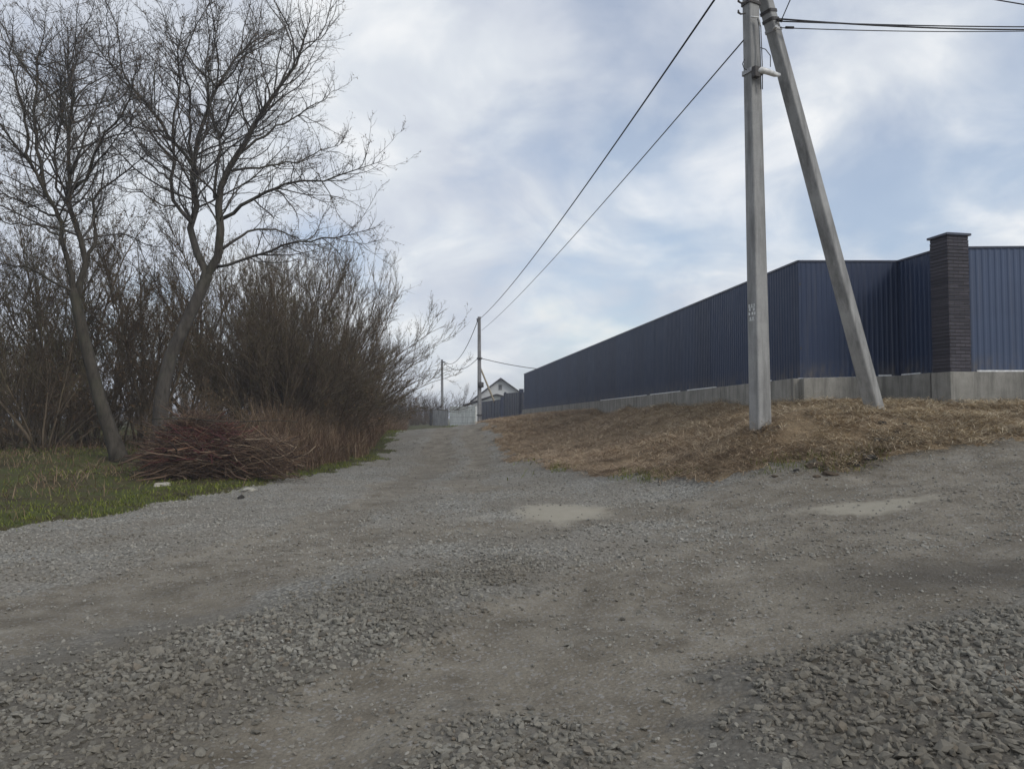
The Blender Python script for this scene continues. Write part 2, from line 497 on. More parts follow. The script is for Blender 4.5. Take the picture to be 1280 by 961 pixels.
# ------------------------------------------------------------------ terrain
ctl = [at(*p) for p in [
    (640, 700, 7.5), (640, 620, 12), (620, 570, 24), (560, 545, 48), (545, 537, 62),
    (0, 663, 9.8), (0, 760, 6), (0, 900, 3.9), (310, 608, 15), (480, 570, 26), (515, 541, 52),
    (0, 600, 15), (0, 562, 22), (0, 542, 35), (150, 568, 19.5), (200, 605, 15.2), (400, 560, 26),
    (1280, 545, 11), (1280, 600, 9), (1280, 700, 6.3), (1280, 800, 4.6), (1280, 930, 3.4),
    (1050, 578, 10.8), (950, 590, 11), (900, 597, 11.5), (830, 598, 12.6), (760, 592, 14.5), (650, 575, 22), (602, 546, 46),
    (951, 533, 12.5), (1095, 511, 13.5), (1000, 501, 15.5), (655, 521, 51.5), (1125, 501, 15.8), (1280, 501, 14.5),
    (599, 537, 65), (640, 524, 64)]]
ctl += [np.array(p, float) for p in [(-3, 2, 0), (0, 2, 0), (3, 2, .09), (0, -4, 0), (-8, -5, 0), (8, -5, .2), (-30, -10, 0), (30, -10, .6),
        (20, 8, 1.2), (20, 16, 2.0), (14, 40, 2.0), (40, 40, 2.0), (-30, 20, .5), (-30, 50, 1.1), (-12, 80, .7), (0, 95, .7), (15, 80, 1.2),
        (-60, 5, .2), (60, 5, 1.4), (-80, 120, .9), (0, 150, .6), (80, 120, 1.5)]]
_a, _b = at(655, 512, 51.5), at(1000, 473, 15.5)
for _t in (.08, .2, .32, .44, .56, .68, .8, .9):
    _p = _a + (_b - _a) * _t
    ctl.append(_p - np.array([0.1, 0, .36]))
    ctl.append(_p - np.array([-1.5, 0, .36]))
ctl += [at(*p) for p in [(700, 545, 26), (800, 550, 18.5), (870, 560, 14), (740, 528, 28), (850, 528, 19)]]
ctl = np.array(ctl)
_d = lambda a, b: np.sqrt(((a[:, None, :2] - b[None, :, :2]) ** 2).sum(-1) + 0.8 ** 2)
_m = ctl[:, 2].mean()
_wt = np.linalg.solve(_d(ctl, ctl) + np.eye(len(ctl)) * 1e-3, ctl[:, 2] - _m)
def zbase(x, y):
    x, y = np.asarray(x, float), np.asarray(y, float)
    q = np.stack([x.ravel(), y.ravel()], -1)
    out = np.empty(len(q))
    for i in range(0, len(q), 40000):
        out[i:i+40000] = _d(q[i:i+40000], ctl) @ _wt + _m
    r = np.hypot(q[:, 0], q[:, 1] - 20)
    k = np.clip((r - 80) / 120, 0, 1)
    out = np.clip(out, -0.2, 2.4) * (1 - k) + 0.7 * k
    return out.reshape(x.shape)

LEFT = np.array([(5, -60), (7, -18), (8, -12), (9, -8.5), (9.8, -6.55), (11.4, -5.8), (15, -5.15), (18, -4.5), (26, -4.3), (40, -5.6), (52, -6.8), (62, -7.8), (66, -8.5)])
BANK = np.array([(-3.2, 66), (-2.5, 46), (-1.2, 34), (.1, 22), (.95, 16), (1.8, 14.4), (2.45, 12.6), (3.1, 11.5), (4.1, 10.9), (4.7, 10.75), (5.7, 10.8), (7.3, 11), (20, 11.8), (60, 14), (60, 66)])
def pip(x, y, poly):
    ins = np.zeros(x.shape, bool)
    j = len(poly) - 1
    for i in range(len(poly)):
        (xi, yi), (xj, yj) = poly[i], poly[j]
        ins ^= ((yi > y) != (yj > y)) & (x < (xj - xi) * (y - yi) / (yj - yi + 1e-12) + xi)
        j = i
    return ins
def region(x, y):
    """0 verge and wood floor, 1 gravel road, 2 straw bank"""
    k = np.clip(np.hypot(x, y) / 14, 0.5, 2)
    xx = x + (fbm(x, y, 1.6, 3) - .5) * .7 * k
    yy = y + (fbm(x, y, 1.6, 8) - .5) * .7 * k
    xl = np.interp(yy, LEFT[:, 0], LEFT[:, 1])
    r = np.where((xx < xl) | (yy > 66), 0, 1)
    return np.where(pip(xx, yy, BANK), 2, r)

def seg_dist(x, y, line):
    d = np.full(x.shape, 1e9)
    for (ax, ay), (bx, by) in zip(line[:-1], line[1:]):
        vx, vy = bx - ax, by - ay
        t = np.clip(((x - ax) * vx + (y - ay) * vy) / (vx * vx + vy * vy), 0, 1)
        d = np.minimum(d, np.hypot(x - ax - t * vx, y - ay - t * vy))
    return d
TRACKS = [([(-6, 4.6), (-4, 6.2), (-2.7, 8.6), (-2.1, 13), (-2.3, 24), (-4.0, 50)], .42), ([(-7, 3.6), (-4, 5.4), (-2.6, 7.3), (-2.2, 8.6)], .8),
          ([(-3.2, 2.2), (-1.3, 3.6), (-.3, 5.0), (1.2, 6.5), (3.2, 7.5), (5.6, 8.3), (12, 9.5)], .75),
          ([(-1.0, 2.4), (.5, 4.2), (2.0, 5.6), (4.0, 6.6), (8, 8)], .55),
          ([(-.9, 9.3), (1, 10.0), (2.8, 9.9), (6.3, 9.5), (12, 10.6)], .4),
          ([(-.7, 14), (-.9, 24), (-2.9, 50)], .35)]
BANDS = [([(-3.2, 3.3), (-2.3, 4.2), (-1.5, 5.1)], .55, 1.1), ([(-1.5, 5.4), (-.6, 6.6), (.1, 7.4)], .45, .7), ([(-.45, 3.1), (.1, 3.65)], .3, .8), ([(1.75, 3.45), (2.6, 3.95), (4.4, 4.8)], .58, 1.3)]
def blob(x, y, cx, cy, rx, ry): return np.clip(1.35 - np.hypot((x - cx) / rx, (y - cy) / ry), 0, 1)
def masks(x, y):
    wx = x + (fbm(x, y, .9, 21) - .5) * 1.0; wy = y + (fbm(x, y, .9, 31) - .5) * 1.0
    dirt = np.zeros(x.shape)
    for ln, wd in TRACKS:
        dirt = np.maximum(dirt, np.clip(1.25 - seg_dist(wx, wy, ln) / wd * .65, 0, 1))
    band = np.zeros(x.shape)
    for ln, wd, k in BANDS:
        band = np.maximum(band, k * np.clip(1.4 - seg_dist(wx, wy, ln) / wd * .7, 0, 1))
    wide = np.clip((x - .2 + (fbm(x, y, .5, 23) - .5) * 2.5) / 1.6, 0, 1) * np.clip((12.2 - y) / 1.5, 0, 1) * .62
    wide = np.maximum(wide, .5 * np.clip(1.2 - seg_dist(wx, wy, [(-3.5, 2), (-.5, 4.2), (1.5, 5.6)]) / 1.5, 0, 1))
    dirt = np.clip(np.maximum(dirt, wide) - .8 * band, 0, 1)
    sand = np.maximum(blob(x, y, .66, 10.4, .78, .8), .8 * blob(x, y, 4.15, 8.85, .95, .45))
    sand = np.maximum(sand, .42 * blob(x, y, -.3, 10.1, .7, .3))
    damp = np.maximum(blob(x, y, 3.5, 6.15, 1.1, .55), .6 * blob(x, y, 5.2, 6.9, 1.2, .5))
    return dirt, sand, damp, band
def zroad_detail(x, y):
    d, s, w_, b = masks(x, y)
    z = (fbm(x, y, 1.1, 41) - .5) * .10 + (fbm(x, y, 7, 43, 3) - .5) * .025 * (1 - s)
    return z - .05 * d + .035 * b
def zf(x, y):
    x, y = np.asarray(x, float), np.asarray(y, float)
    r = region(x, y)
    near = np.clip((60 - np.abs(y)) / 20, 0, 1)
    det = np.where(r == 1, zroad_detail(x, y), np.where(r == 2, (fbm(x, y, 1.7, 51) - .5) * .13 + (fbm(x, y, 6, 53, 3) - .5) * .09, (fbm(x, y, .9, 61) - .5) * .2))
    return zbase(x, y) + det * near
def z1(x, y): return float(zf(np.array([x]), np.array([y]))[0])

def axis(fine0, fine1, step, lo, hi, growth):
    a = list(np.arange(fine0, fine1, step))
    s = step
    while a[-1] < hi:
        s *= growth; a.append(a[-1] + s)
    b, s = [a[0]], step
    while b[-1] > lo:
        s *= growth; b.append(b[-1] - s)
    return np.array(b[:0:-1] + a)
gx = axis(-7, 9, .075, -2500, 2500, 1.05)
gy = axis(2, 13, .075, -1500, 3500, 1.03)
GX, GY = np.meshgrid(gx, gy)
GZ = zf(GX, GY)
verts = np.stack([GX, GY, GZ], -1).reshape(-1, 3)
nx, ny = len(gx), len(gy)
ii = (np.arange(ny - 1)[:, None] * nx + np.arange(nx - 1)[None]).ravel()
cells = np.stack([ii, ii + 1, ii + nx + 1, ii + nx], -1)
cen = verts[cells].mean(1)
reg = region(cen[:, 0], cen[:, 1])
for k, nm, mt in ((0, 'ground', 'ground'), (1, 'gravel_road', 'road'), (2, 'bank', 'bank')):
    q = cells[reg == k]
    used, inv = np.unique(q, return_inverse=True)
    me = raw_mesh(nm, verts[used], inv.reshape(-1, 4), None, M[mt], True)
    o = link(nm, me)
    o['kind'] = 'structure'
    if k == 1:
        v = verts[used]
        for an, arr in zip(('dirt', 'sand', 'damp', 'coarse'), masks(v[:, 0], v[:, 1])):
            if an == 'coarse': arr = np.maximum(arr, np.clip((7.4 - np.hypot(v[:, 0], v[:, 1])) / 2.5, 0, 1))
            a = me.attributes.new(an, 'FLOAT', 'POINT')
            a.data.foreach_set('value', arr.astype(np.float32))

hm = bpy.data.materials.new('haze')
hm.use_nodes = True
hm.node_tree.nodes.clear()
hv = hm.node_tree.nodes.new('ShaderNodeVolumePrincipled')
hv.inputs['Color'].default_value = (0.86, 0.90, 1.0, 1)
hv.inputs['Density'].default_value = 0.0012
ho_ = hm.node_tree.nodes.new('ShaderNodeOutputMaterial')
hm.node_tree.links.new(hv.outputs[0], ho_.inputs['Volume'])
mb = MB(); mb.box(-2600, 2700, -1700, 3700, -1.2, 17)
tag(mb.build('haze', hm), 'thin pale haze in the air over the whole place', 'haze', kind='stuff')

# ------------------------------------------------------------------ loose cover: gravel, straw, grass
rng = np.random.default_rng(5)
t5 = (1 + 5 ** .5) / 2
ICO = np.array([(-1, t5, 0), (1, t5, 0), (-1, -t5, 0), (1, -t5, 0), (0, -1, t5), (0, 1, t5), (0, -1, -t5), (0, 1, -t5), (t5, 0, -1), (t5, 0, 1), (-t5, 0, -1), (-t5, 0, 1)]) / math.hypot(1, t5)
ICOF = np.array([(0, 11, 5), (0, 5, 1), (0, 1, 7), (0, 7, 10), (0, 10, 11), (1, 5, 9), (5, 11, 4), (11, 10, 2), (10, 7, 6), (7, 1, 8), (3, 9, 4), (3, 4, 2), (3, 2, 6), (3, 6, 8), (3, 8, 9), (4, 9, 5), (2, 4, 11), (6, 2, 10), (8, 6, 7), (9, 8, 1)])
def stones(x, y, size):
    n = len(x)
    v = ICO[None] * rng.uniform(.62, 1.25, (n, 12, 1)) + rng.normal(0, .13, (n, 12, 3))
    v = v * rng.uniform(.6, 1.35, (n, 1, 3)) * np.array([1, 1, .72])
    a = rng.random(n) * 6.283; b = rng.normal(0, .45, n)
    ca, sa, cb, sb = np.cos(a), np.sin(a), np.cos(b), np.sin(b)
    X, Y_, Z = v[..., 0], v[..., 1], v[..., 2]
    Y2 = Y_ * cb[:, None] - Z * sb[:, None]; Z2 = Y_ * sb[:, None] + Z * cb[:, None]
    v = np.stack([X * ca[:, None] - Y2 * sa[:, None], X * sa[:, None] + Y2 * ca[:, None], Z2], -1) * (size[:, None, None] / 2)
    v += np.stack([x, y, zf(x, y) + size * rng.uniform(-.16, .24, n)], -1)[:, None, :]
    f = (ICOF[None] + (np.arange(n) * 12)[:, None, None]).reshape(-1, 3)
    return v.reshape(-1, 3), f
def scatter(n, x0, x1, y0, y1, power=1.0):
    u = rng.random(n)
    y = y0 + (y1 - y0) * u ** power
    return rng.uniform(x0, x1, n), y
def in_view(x, y, m=1.5): return np.abs(x) < y * .70 + m
VS, FS, base = [], [], 0
def put_stones(x, y, size):
    global base
    v, f = stones(x, y, size)
    VS.append(v); FS.append(f + base); base += len(v)
# near coarse stones
x, y = scatter(150000, -6, 8, 2.2, 9.5)
d, s, w_, b = masks(x, y)
dens = np.clip(.07 + 1.1 * b + .35 * np.clip((fbm(x, y, 2.2, 77) - .45) * 5, 0, 1) * (b > .02) + .30 * np.clip((fbm(x, y, 1.3, 71) - .48) * 6, 0, 1) * (1 - d), 0, 1) * (1 - .9 * s)
dens *= np.where((b > .5), 1, .42)
k = (rng.random(len(x)) < dens) & (region(x + rng.normal(0, .09, len(x)), y + rng.normal(0, .09, len(x))) == 1) & in_view(x, y)
bb = b[k]
put_stones(x[k], y[k], (.012 + .034 * rng.random(k.sum()) ** 1.7) * (1 + .42 * np.clip(bb, 0, 1.3)) * np.where(x[k] < 0, .84, .90) + (rng.random(k.sum()) < .03) * .02)
tag(link('gravel', raw_mesh('gravel', np.concatenate(VS), None, np.concatenate(FS), M['coarse'])), 'coarse dark grey crushed stone in the near corners of the dirt road', 'gravel', kind='stuff')
VS, FS, base = [], [], 0
# finer road metal farther up the road
x, y = scatter(150000, -13, 13, 7, 30, 1.35)
d, s, w_, b = masks(x, y)
dens = np.clip(.74 - .62 * d + 1.6 * (fbm(x, y, .8, 73) - .5), .16, 1) * (1 - .95 * s)
k = (rng.random(len(x)) < dens) & (region(x + rng.normal(0, .09, len(x)), y + rng.normal(0, .09, len(x))) == 1) & in_view(x, y)
put_stones(x[k], y[k], .018 + .026 * rng.random(k.sum()) ** 1.5)
# scattered single stones and grit on the dirt
x, y = scatter(60000, -6, 9, 2.2, 12)
k = (region(x, y) == 1) & in_view(x, y) & (rng.random(len(x)) < np.clip((fbm(x, y, 1.9, 75) - .38) * 5, .1, 1)) & (masks(x, y)[1] < .45)
put_stones(x[k], y[k], .007 + .028 * rng.random(k.sum()) ** 3.2)
o = link('gravel', raw_mesh('gravel', np.concatenate(VS), None, np.concatenate(FS), M['stone']))
tag(o, 'finer loose grey crushed stone farther up the dirt road', 'gravel', kind='stuff')

def blades(x, y, length, width, lean0, lean1, seed, bend=.5, zoff=0.0):
    """bent two-quad blades standing or lying at ground height"""
    r = np.random.default_rng(seed)
    n = len(x)
    az = r.random(n) * 6.283
    th = r.uniform(lean0, lean1, n)
    th2 = np.clip(th + bend * r.uniform(.3, 1.3, n), 0, 1.75)
    dx, dy = np.cos(az), np.sin(az)
    p0 = np.stack([x, y, zf(x, y) + zoff * r.random(n)], -1)
    e = lambda t, L: np.stack([dx * np.sin(t) * L, dy * np.sin(t) * L, np.cos(t) * L], -1)
    p1 = p0 + e(th, length * .5); p2 = p1 + e(th2, length * .5)
    sx = np.stack([-dy, dx, np.zeros(n)], -1) * (width / 2)[:, None]
    v = np.stack([p0 - sx, p0 + sx, p1 - sx * .9, p1 + sx * .9, p2 - sx * .25, p2 + sx * .25], 1)
    q = np.array([(0, 1, 3, 2), (2, 3, 5, 4)])
    return v.reshape(-1, 3), (q[None] + (np.arange(n) * 6)[:, None, None]).reshape(-1, 4)
def blade_object(name, label, cat, sets, m):
    V, Q, b = [], [], 0
    for v, q in sets:
        V.append(v); Q.append(q + b); b += len(v)
    return tag(link(name, raw_mesh(name, np.concatenate(V), np.concatenate(Q), None, m)), label, cat, kind='stuff')

# straw on the bank
x, y = scatter(420000, -3, 14, 10.2, 50, 1.9)
cl = fbm(x, y, 2.3, 81, 3)
k = (region(x + rng.normal(0, .10, len(x)), y + rng.normal(0, .10, len(x))) == 2) & in_view(x, y) & (rng.random(len(x)) < np.clip((cl - .30) * 5, .3, 1)) & (y < 16.3 + np.clip((5.8 - x) * 7.2, -1.5, 60))
x, y = x[k], y[k]
n = len(x)
sets = [blades(x, y, rng.uniform(.14, .48, n), .0028 + y * .00022 + .002 * rng.random(n), 1.22, 1.6, 1, .3, .05)]
x, y = scatter(3000, 0, 12, 10.4, 22, 1.6)
k = (region(x, y) == 2) & in_view(x, y) & (fbm(x, y, 1.6, 83, 3) > .52) & (y < 16.3 + np.clip((5.8 - x) * 7.2, -1.5, 60))
x, y = x[k], y[k]; n = len(x)
sets.append(blades(x, y, rng.uniform(.08, .26, n), .004 + .003 * rng.random(n), .4, 1.2, 2, .6))
blade_object('straw', 'matted brown mown straw covering the bank under the long fence', 'straw', sets, M['straw'])

# green grass on the verges
x, y = scatter(260000, -22, 0, 7.5, 46, 1.7)
nb = fbm(x, y, .55, 91)
xl = np.interp(y, LEFT[:, 0], LEFT[:, 1])
edge = np.clip(1 - (xl - x) / 5.5, 0, 1)
k = (region(x + rng.normal(0, .10, len(x)), y + rng.normal(0, .10, len(x))) == 0) & in_view(x, y, 2) & (rng.random(len(x)) < np.clip((nb - .3) * 3, .05, 1) * (.3 + .7 * edge))
x, y = x[k], y[k]; n = len(x)
sets = [blades(x, y, rng.uniform(.03, .10, n), .005 + y * .0003, .2, 1.1, 3, .6)]
x, y = scatter(9000, -6.5, 4, 10, 90, 1.0)
xl = np.interp(y, LEFT[:, 0], LEFT[:, 1])
k = ((region(x, y) == 0) & (y > 62)) | ((region(x, y) == 1) & ((np.abs(x - .4) < .5) & (y > 15) & (y < 22) & (fbm(x, y, 2.5, 95) > .53)))
x, y = x[k], y[k]; n = len(x)
sets.append(blades(x, y, rng.uniform(.06, .2, n), .01 + y * .0006, .1, .9, 4, .5))
x, y = scatter(16000, .8, 7, 10.2, 17)
dd = seg_dist(x, y, [tuple(p) for p in BANK[3:12]])
k = (dd < .3) & (fbm(x, y, 1.2, 97) > .55) & in_view(x, y)
x, y = x[k], y[k]; n = len(x)
sets.append(blades(x, y, rng.uniform(.04, .13, n), .008 + 0 * x, .1, .9, 6, .5))
blade_object('grass', 'short green grass on the verges of the gravel road', 'grass', sets, M['grass'])

# dry grass litter among the trees and tall dry weeds along the left edge of the road
x, y = scatter(60000, -26, -3, 10, 44, 1.3)
k = (region(x, y) == 0) & in_view(x, y, 2) & (rng.random(len(x)) < np.clip((fbm(x, y, .6, 101) - .40) * 5, 0.02, 1) * np.clip((np.interp(y, LEFT[:, 0], LEFT[:, 1]) - x) / 3.5 - .3, .04, 1))
x, y = x[k], y[k]; n = len(x)
sets = [blades(x, y, rng.uniform(.10, .38, n), .005 + y * .0003, .3, 1.4, 7, .6)]
x, y = scatter(150000, -14, -4, 15.4, 58, 1.5)
xl = np.interp(y, LEFT[:, 0], LEFT[:, 1])
ds = xl - x
pxw = 640 + 960 * x / y
k = (pxw > 296 + 30 * rng.random(len(x))) & (ds > .5 + .3 * (y < 19)) & (ds < 3.8) & (rng.random(len(x)) < np.clip((fbm(x, y, 1.0, 103) - .30) * 4, 0.05, 1)) & (y > 16.2)
x, y, ds = x[k], y[k], ds[k]; n = len(x)
sets.append(blades(x, y, rng.uniform(.3, 1.0, n) ** .7 * 1.45 * np.clip(.5 + .35 * ds, .45, 1.25), (.004 + .004 * rng.random(n)) + y * .00025, .0, .75, 8, .7))
x, y = scatter(5000, 2.1, 3.6, 3.0, 4.6)
k = (np.hypot((x - 2.85) / .45, (y - 3.75) / .6) < .7 + .4 * rng.random(len(x))) & (fbm(x, y, 3, 98) > .42)
x, y = x[k], y[k]; n = len(x)
sets.append(blades(x, y, rng.uniform(.02, .09, n), .0035 + 0 * x, .3, 1.4, 12, .6))
blade_object('dry_weeds', 'tall dry brown weeds and grass along the left road edge and under the trees', 'weeds', sets, M['weed'])

# ------------------------------------------------------------------ trees
def resample(pts, n):
    pts = np.asarray(pts, float)
    s = np.concatenate([[0], np.cumsum(np.linalg.norm(np.diff(pts, axis=0), axis=1))])
    # smooth with a denser linear path first
    u = np.linspace(0, s[-1], n * 4)
    q = np.stack([np.interp(u, s, pts[:, i]) for i in range(3)], -1)
    for _ in range(3):
        q[1:-1] = (q[:-2] + q[1:-1] * 2 + q[2:]) / 4
    return q[np.linspace(0, n * 4 - 1, n).round().astype(int)]
def spawn(P, R, count, lenf, n, ang, up, r, tmin=.15, lmax=2.0, lmin=.08, thick=.011, jit=.16, taper=.25, curve=.08, rmin=.0025):
    B, n0 = P.shape[:2]
    L = np.linalg.norm(np.diff(P, axis=1), axis=2).sum(1)
    idx = r.choice(B, count, p=L / L.sum())
    t = tmin + (1 - tmin) * r.random(count) ** .9
    f = np.clip(t * (n0 - 1), 0, n0 - 1.001)
    i = f.astype(int); fr = (f - i)[:, None]
    pos = P[idx, i] * (1 - fr) + P[idx, i + 1] * fr
    tan = P[idx, i + 1] - P[idx, i]; tan /= np.linalg.norm(tan, axis=1, keepdims=True) + 1e-9
    ra = R[idx, i] * (1 - fr[:, 0]) + R[idx, i + 1] * fr[:, 0]
    rv = r.normal(size=(count, 3)); rv -= (rv * tan).sum(1, keepdims=True) * tan
    rv /= np.linalg.norm(rv, axis=1, keepdims=True) + 1e-9
    a = np.radians(r.normal(ang, 11, count))[:, None]
    d = tan * np.cos(a) + rv * np.sin(a)
    d[:, 2] += up; d /= np.linalg.norm(d, axis=1, keepdims=True)
    ln = np.clip(lenf * L[idx] * (1 - .55 * t) * r.uniform(.45, 1.25, count), lmin, lmax)
    out = np.empty((count, n, 3)); out[:, 0] = pos
    for s in range(1, n):
        out[:, s] = out[:, s - 1] + d * (ln / (n - 1))[:, None]
        d = d + r.normal(0, jit, (count, 3)); d[:, 2] += curve
        d /= np.linalg.norm(d, axis=1, keepdims=True)
    r0 = np.maximum(np.minimum(ra * .75, thick * ln ** .9), rmin)
    return out, r0[:, None] * np.linspace(1, taper, n)[None]
def bud_tubes(tb, P, count, r, size=.016, fat=.35):
    q = P.reshape(-1, P.shape[2]) if P.ndim == 3 else P
    i = r.integers(0, P.shape[0], count); j = r.integers(1, P.shape[1], count)
    p = P[i, j] + r.normal(0, .01, (count, 3))
    d = r.normal(size=(count, 3)); d[:, 2] -= .5; d /= np.linalg.norm(d, axis=1, keepdims=True)
    s = size * r.uniform(.6, 1.5, count)[:, None]
    pts = np.stack([p, p + d * s, p + d * 2 * s], 1)
    tb.add(pts, s * np.array([[.15, fat, .1]]), 3)

def big_tree(name, label, lines, Y, seed, bark, counts):
    r = np.random.default_rng(seed)
    loc = at(*lines[0]['p'][0], Y)
    loc[2] = z1(loc[0], loc[1]) - .1
    root = thing(name, label, 'tree', loc)
    limbs_P, limbs_R = [], []
    for k, ln in enumerate(lines):
        y0, y1 = ln.get('d', (0, 0))
        m = len(ln['p'])
        pts = np.array([at(px, py, Y + y0 + (y1 - y0) * (i / (m - 1))) for i, (px, py) in enumerate(ln['p'])])
        if k == 0: pts[0, 2] = loc[2]; trunk_pts = pts
        elif np.linalg.norm(pts[0] - trunk_pts[-1]) < .3: pts = np.concatenate([trunk_pts[-1:] * .55 + trunk_pts[-2:-1] * .45, trunk_pts[-1:] * .9 + pts[:1] * .1, pts[1:]])
        q = resample(pts, 14) - loc
        R = (np.linspace(1, 0, 14) ** .9 * (ln['r'][0] - ln['r'][1]) + ln['r'][1]) * (.80 if k == 0 else .70)
        if k == 0:
            R = R * (1 + .6 * np.exp(-np.linspace(0, 9, 14)))
        else:
            q[1:-1] += r.normal(0, .03, (12, 3))
        if k == 0:
            e = (q[-1] - q[-2]) / np.linalg.norm(q[-1] - q[-2]); trunk = TB(); trunk.add(np.concatenate([q, q[-1:] + e * .08, q[-1:] + e * .14]), np.concatenate([R, R[-1:] * .8, R[-1:] * .3]), 12)
        else:
            limbs_P.append(q); limbs_R.append(R)
    P0, R0 = np.array(limbs_P), np.array(limbs_R)
    trunk.add(P0, R0, 8); trunk.build('trunk', M[bark], root); tb = TB()
    P1, R1 = spawn(P0, R0, counts[0], .52, 9, 52, .05, r, .2, 3.4, .6, .010, curve=.05, rmin=.006)
    P2, R2 = spawn(np.concatenate([P1, P0[:, 5:]] if False else [P1]), R1, counts[1], .45, 6, 44, .12, r, .15, 1.5, .25, .008, curve=.06, rmin=.0045)
    P2b, R2b = spawn(P0, R0, counts[1] // 4, .2, 6, 48, .2, r, .25, 1.2, .25, .010, rmin=.0055)
    P3, R3 = spawn(np.concatenate([P2, P2b]), np.concatenate([R2, R2b]), counts[2], .5, 4, 45, .12, r, .15, .6, .1, .012, rmin=.0036)
    tb.add(P1, R1, 5); tb.add(P2, R2, 4); tb.add(P2b, R2b, 4); tb.add(P3, R3, 3)
    tb.build('crown', M['twig'], root)
    bt = TB()
    bud_tubes(bt, P3, counts[3], r, .018); bud_tubes(bt, P2, counts[3] // 3, r, .02)
    bt.build('buds', M['leaf'], root, False)
    return root
Z = lambda *p: [(a / 2.667, b / 2.667) for a, b in p]          # points read off an enlarged crop
TA = [dict(p=[(199, 530), (202, 495), (213, 445), (238, 392), (259, 345)], r=(.235, .17)),
      dict(p=Z((690, 920), (660, 850), (640, 760), (645, 650), (645, 560), (660, 430), (700, 340), (740, 270), (800, 180), (890, 100)), r=(.155, .012), d=(0, 1.0)),
      dict(p=Z((690, 920), (730, 885), (740, 800), (738, 730), (715, 660), (760, 570), (800, 510), (850, 430), (900, 340), (950, 260), (1000, 180), (1035, 60)), r=(.175, .012), d=(0, -1.2)),
      dict(p=Z((642, 745), (580, 690), (573, 600), (580, 520), (575, 420), (600, 300), (590, 160), (620, 60)), r=(.075, .01), d=(0, -.9)),
      dict(p=Z((645, 560), (590, 490), (540, 410), (480, 335), (410, 275), (370, 220), (330, 165), (280, 95)), r=(.07, .009), d=(.2, 1.4)),
      dict(p=Z((500, 350), (440, 300), (400, 200), (395, 120), (350, 5)), r=(.045, .008), d=(.7, -.2)),
      dict(p=Z((740, 730), (800, 690), (870, 650), (940, 620), (1040, 603), (1130, 590), (1265, 540)), r=(.07, .008), d=(-.2, -1.6)),
      dict(p=Z((720, 890), (820, 868), (900, 838), (960, 812), (1080, 800), (1250, 760)), r=(.06, .008), d=(0, -.8)),
      dict(p=Z((742, 830), (790, 788), (850, 768), (930, 768), (1000, 800), (1060, 850)), r=(.055, .008), d=(0, 1.4)),
      dict(p=Z((715, 660), (722, 560), (735, 440), (700, 390), (690, 250), (720, 120), (740, 20)), r=(.06, .008), d=(-.2, .9)),
      dict(p=Z((800, 510), (880, 460), (960, 400), (1050, 350), (1115, 300)), r=(.05, .007), d=(-.6, .6)),
      dict(p=Z((645, 560), (630, 440), (640, 330), (600, 220), (640, 100), (700, 10)), r=(.055, .008), d=(.3, -1.0)),
      dict(p=Z((760, 570), (840, 560), (960, 545), (1060, 510), (1150, 470)), r=(.045, .007), d=(-.4, 1.2)),
      dict(p=Z((575, 600), (520, 560), (450, 510), (400, 470)), r=(.04, .007), d=(0, 1.4)),
      dict(p=Z((595, 690), (540, 680), (470, 640), (400, 640)), r=(.035, .006), d=(0, -1.4)),
      dict(p=Z((590, 480), (520, 440), (430, 420), (350, 330)), r=(.035, .006), d=(.3, -1.2))]
big_tree('bare_tree', 'tall leafless tree with thick pale leaning trunk rising behind the brush pile', TA, 19.5, 3, 'bark', (340, 3200, 10000, 7000))
TBL = [dict(p=[(152, 572), (140, 545), (125, 500), (112, 450), (101, 405), (93, 366)], r=(.20, .15)),
       dict(p=Z((248, 976), (225, 880), (205, 760), (190, 710), (150, 640), (110, 560), (60, 490), (10, 420), (-60, 330)), r=(.11, .012), d=(0, -1.2)),
       dict(p=Z((248, 976), (290, 900), (288, 850), (268, 780), (236, 715), (230, 640), (232, 500), (236, 380), (228, 240), (225, 90)), r=(.12, .01), d=(0, .8)),
       dict(p=Z((292, 870), (320, 800), (308, 660), (360, 610), (430, 560), (500, 500)), r=(.07, .008), d=(.3, 1.4)),
       dict(p=Z((233, 640), (290, 580), (350, 460), (400, 400), (440, 300), (470, 180)), r=(.06, .008), d=(.5, -.6)),
       dict(p=Z((150, 640), (130, 520), (110, 400), (120, 260), (140, 120), (155, 30)), r=(.07, .008), d=(-.4, .8)),
       dict(p=Z((110, 560), (90, 430), (60, 300), (30, 200), (45, 60)), r=(.055, .008), d=(-.8, -1.8)),
       dict(p=Z((236, 700), (180, 620), (190, 500), (210, 380), (200, 250), (300, 130)), r=(.05, .008), d=(.3, 1.6)),
       dict(p=Z((190, 720), (120, 700), (50, 660), (-40, 640)), r=(.045, .007), d=(-.2, 1.0)),
       dict(p=Z((205, 790), (130, 750), (20, 740), (-60, 700)), r=(.04, .007), d=(-.2, -1.4)),
       dict(p=Z((245, 970), (170, 930), (90, 890), (0, 880), (-80, 860)), r=(.06, .008), d=(0, -1.2)),
       dict(p=Z((240, 580), (300, 420), (330, 320), (390, 260)), r=(.04, .007), d=(.5, 1.5))]
big_tree('bare_tree', 'leafless tree with dark slanting trunk standing left of the brush pile', TBL, 18.5, 9, 'barkdark', (280, 2400, 7500, 6000))

